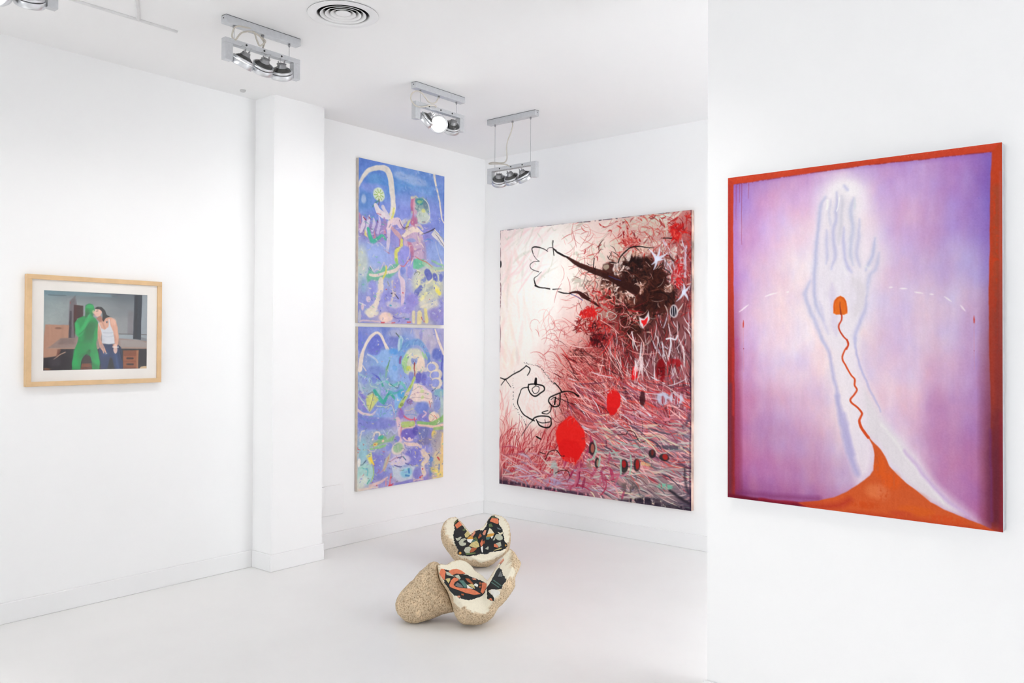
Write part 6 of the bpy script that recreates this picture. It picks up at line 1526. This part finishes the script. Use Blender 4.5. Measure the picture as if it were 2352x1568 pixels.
# the two front stones touch without sinking into each other
from mathutils.bvhtree import BVHTree
_v = np.empty(len(S3.me.vertices) * 3, np.float32); S3.me.vertices.foreach_get('co', _v); _v = _v.reshape(-1, 3) + S3.base
_t = BVHTree.FromPolygons([tuple(q) for q in _v], [tuple(pl.vertices) for pl in S3.me.polygons])
_w = np.empty(len(S2.me.vertices) * 3, np.float32); S2.me.vertices.foreach_get('co', _w); _w = _w.reshape(-1, 3) + S2.base
for i in range(len(_w)):
    c_, n_, k_, d_ = _t.find_nearest(Vector(_w[i]), 0.08)
    if c_ is not None and (Vector(_w[i]) - c_).dot(n_) < 0.003:
        _w[i] = c_ + n_ * 0.004
_w[:, 2] = np.maximum(_w[:, 2], 0.0015)
S2.me.vertices.foreach_set('co', (_w - S2.base).astype(np.float32).ravel())
S2.me.update()
# ------------------------------------------------------------------ ceiling diffuser, sensor, wall boxes
vent_m = mat('white_enamel_metal', (244, 244, 244), 0.4, vary=0.01, spec=0.4)
duct_m = mat('dark_duct_shade', (34, 34, 33), 0.9, vary=0.1)  # near-black puts the shade inside the diffuser into the colour
vt = thing('air_diffuser', 'round white ceiling air diffuser with nested rings', 'air vent', (VX, VY, ZC))
bm = bmesh.new()
lathe(bm, [(0.1335, 0.045), (0.1305, 0.045), (0.1275, 0.004), (0.129, -0.004), (0.136, -0.0075), (0.150, -0.0065), (0.171, -0.0055), (0.174, -0.0045), (0.174, -0.003), (0.1345, -0.003), (0.1335, 0.0), (0.1335, 0.045)], 72)
new_obj('flange', bm, vent_m, vt, True)
bm = bmesh.new(); lathe(bm, [(0.1344, -0.0028), (0.1344, 0.14), (0, 0.14)], 48)
new_obj('duct', bm, duct_m, vt, True)
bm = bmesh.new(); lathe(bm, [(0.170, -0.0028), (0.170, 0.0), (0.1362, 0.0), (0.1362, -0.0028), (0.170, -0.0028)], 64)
new_obj('shadow_strip', bm, shadow_m, vt)  # dark ring stands in for the shadow between flange and ceiling
for i, ro in enumerate((0.1135, 0.0885, 0.0635)):
    ri = ro - 0.021
    z = 0.002 * i
    bm = bmesh.new()
    lathe(bm, [(ri, 0.024), (ri + 0.003, 0.010), (ri + 0.009, 0.001 + z), (ro - 0.002, -0.0055 + z), (ro, -0.005 + z), (ro, -0.0035 + z)], 72)
    new_obj('louvre_ring', bm, vent_m, vt, True)
    bm = bmesh.new()
    lathe(bm, [(ro, -0.0033 + z), (ri + 0.0105, 0.0032 + z), (ri + 0.005, 0.011), (ri + 0.002, 0.0245)], 72)
    new_obj('ring_back_shade', bm, duct_m, vt, True)  # dark sheet behind each louvre, its unlit side painted in
bm = bmesh.new()
lathe(bm, [(0, 0.001), (0.028, 0.001), (0.0375, 0.002), (0.0385, 0.004), (0.030, 0.008), (0, 0.009)], 64)
new_obj('centre_disc', bm, vent_m, vt, True)
for a in range(3):
    bm = bmesh.new()
    ca, sa = math.cos(a * 2.094), math.sin(a * 2.094)
    tube(bm, [(0.0, 0.0, 0.018), (0.134 * ca, 0.134 * sa, 0.03)], 0.003, 6, 1, False)
    new_obj('strut', bm, duct_m, vt)

# small sensor on the ceiling by the pillar
bm = bmesh.new()
lathe(bm, [(0, -0.012), (0.012, -0.012), (0.017, -0.008), (0.018, 0.0), (0, 0.0)], 24)
p = hit(558, 207, 2, ZC)
sn = new_obj('ceiling_sensor', bm, mat('grey_plastic', (196, 196, 196), 0.5), None, True)
sn.location = (p[0], p[1], ZC)
tag(sn, 'tiny grey round sensor on the ceiling by the pillar', 'sensor')

# white boxes low on the wall behind the pillar
bx_t = thing('wall_socket_box', 'white wall box low down behind the pillar', 'wall box', (XL, 3.80, 0.24))
bm = bmesh.new(); box(bm, 0.0, 0.016, 3.66 - 3.80, 3.99 - 3.80, 0.0, 0.215, bev=0.003)
new_obj('back_panel', bm, base_m, bx_t)
bm = bmesh.new(); box(bm, 0.0162, 0.085, 3.655 - 3.80, 3.772 - 3.80, 0.085, 0.225, bev=0.003)
new_obj('cover', bm, base_m, bx_t)
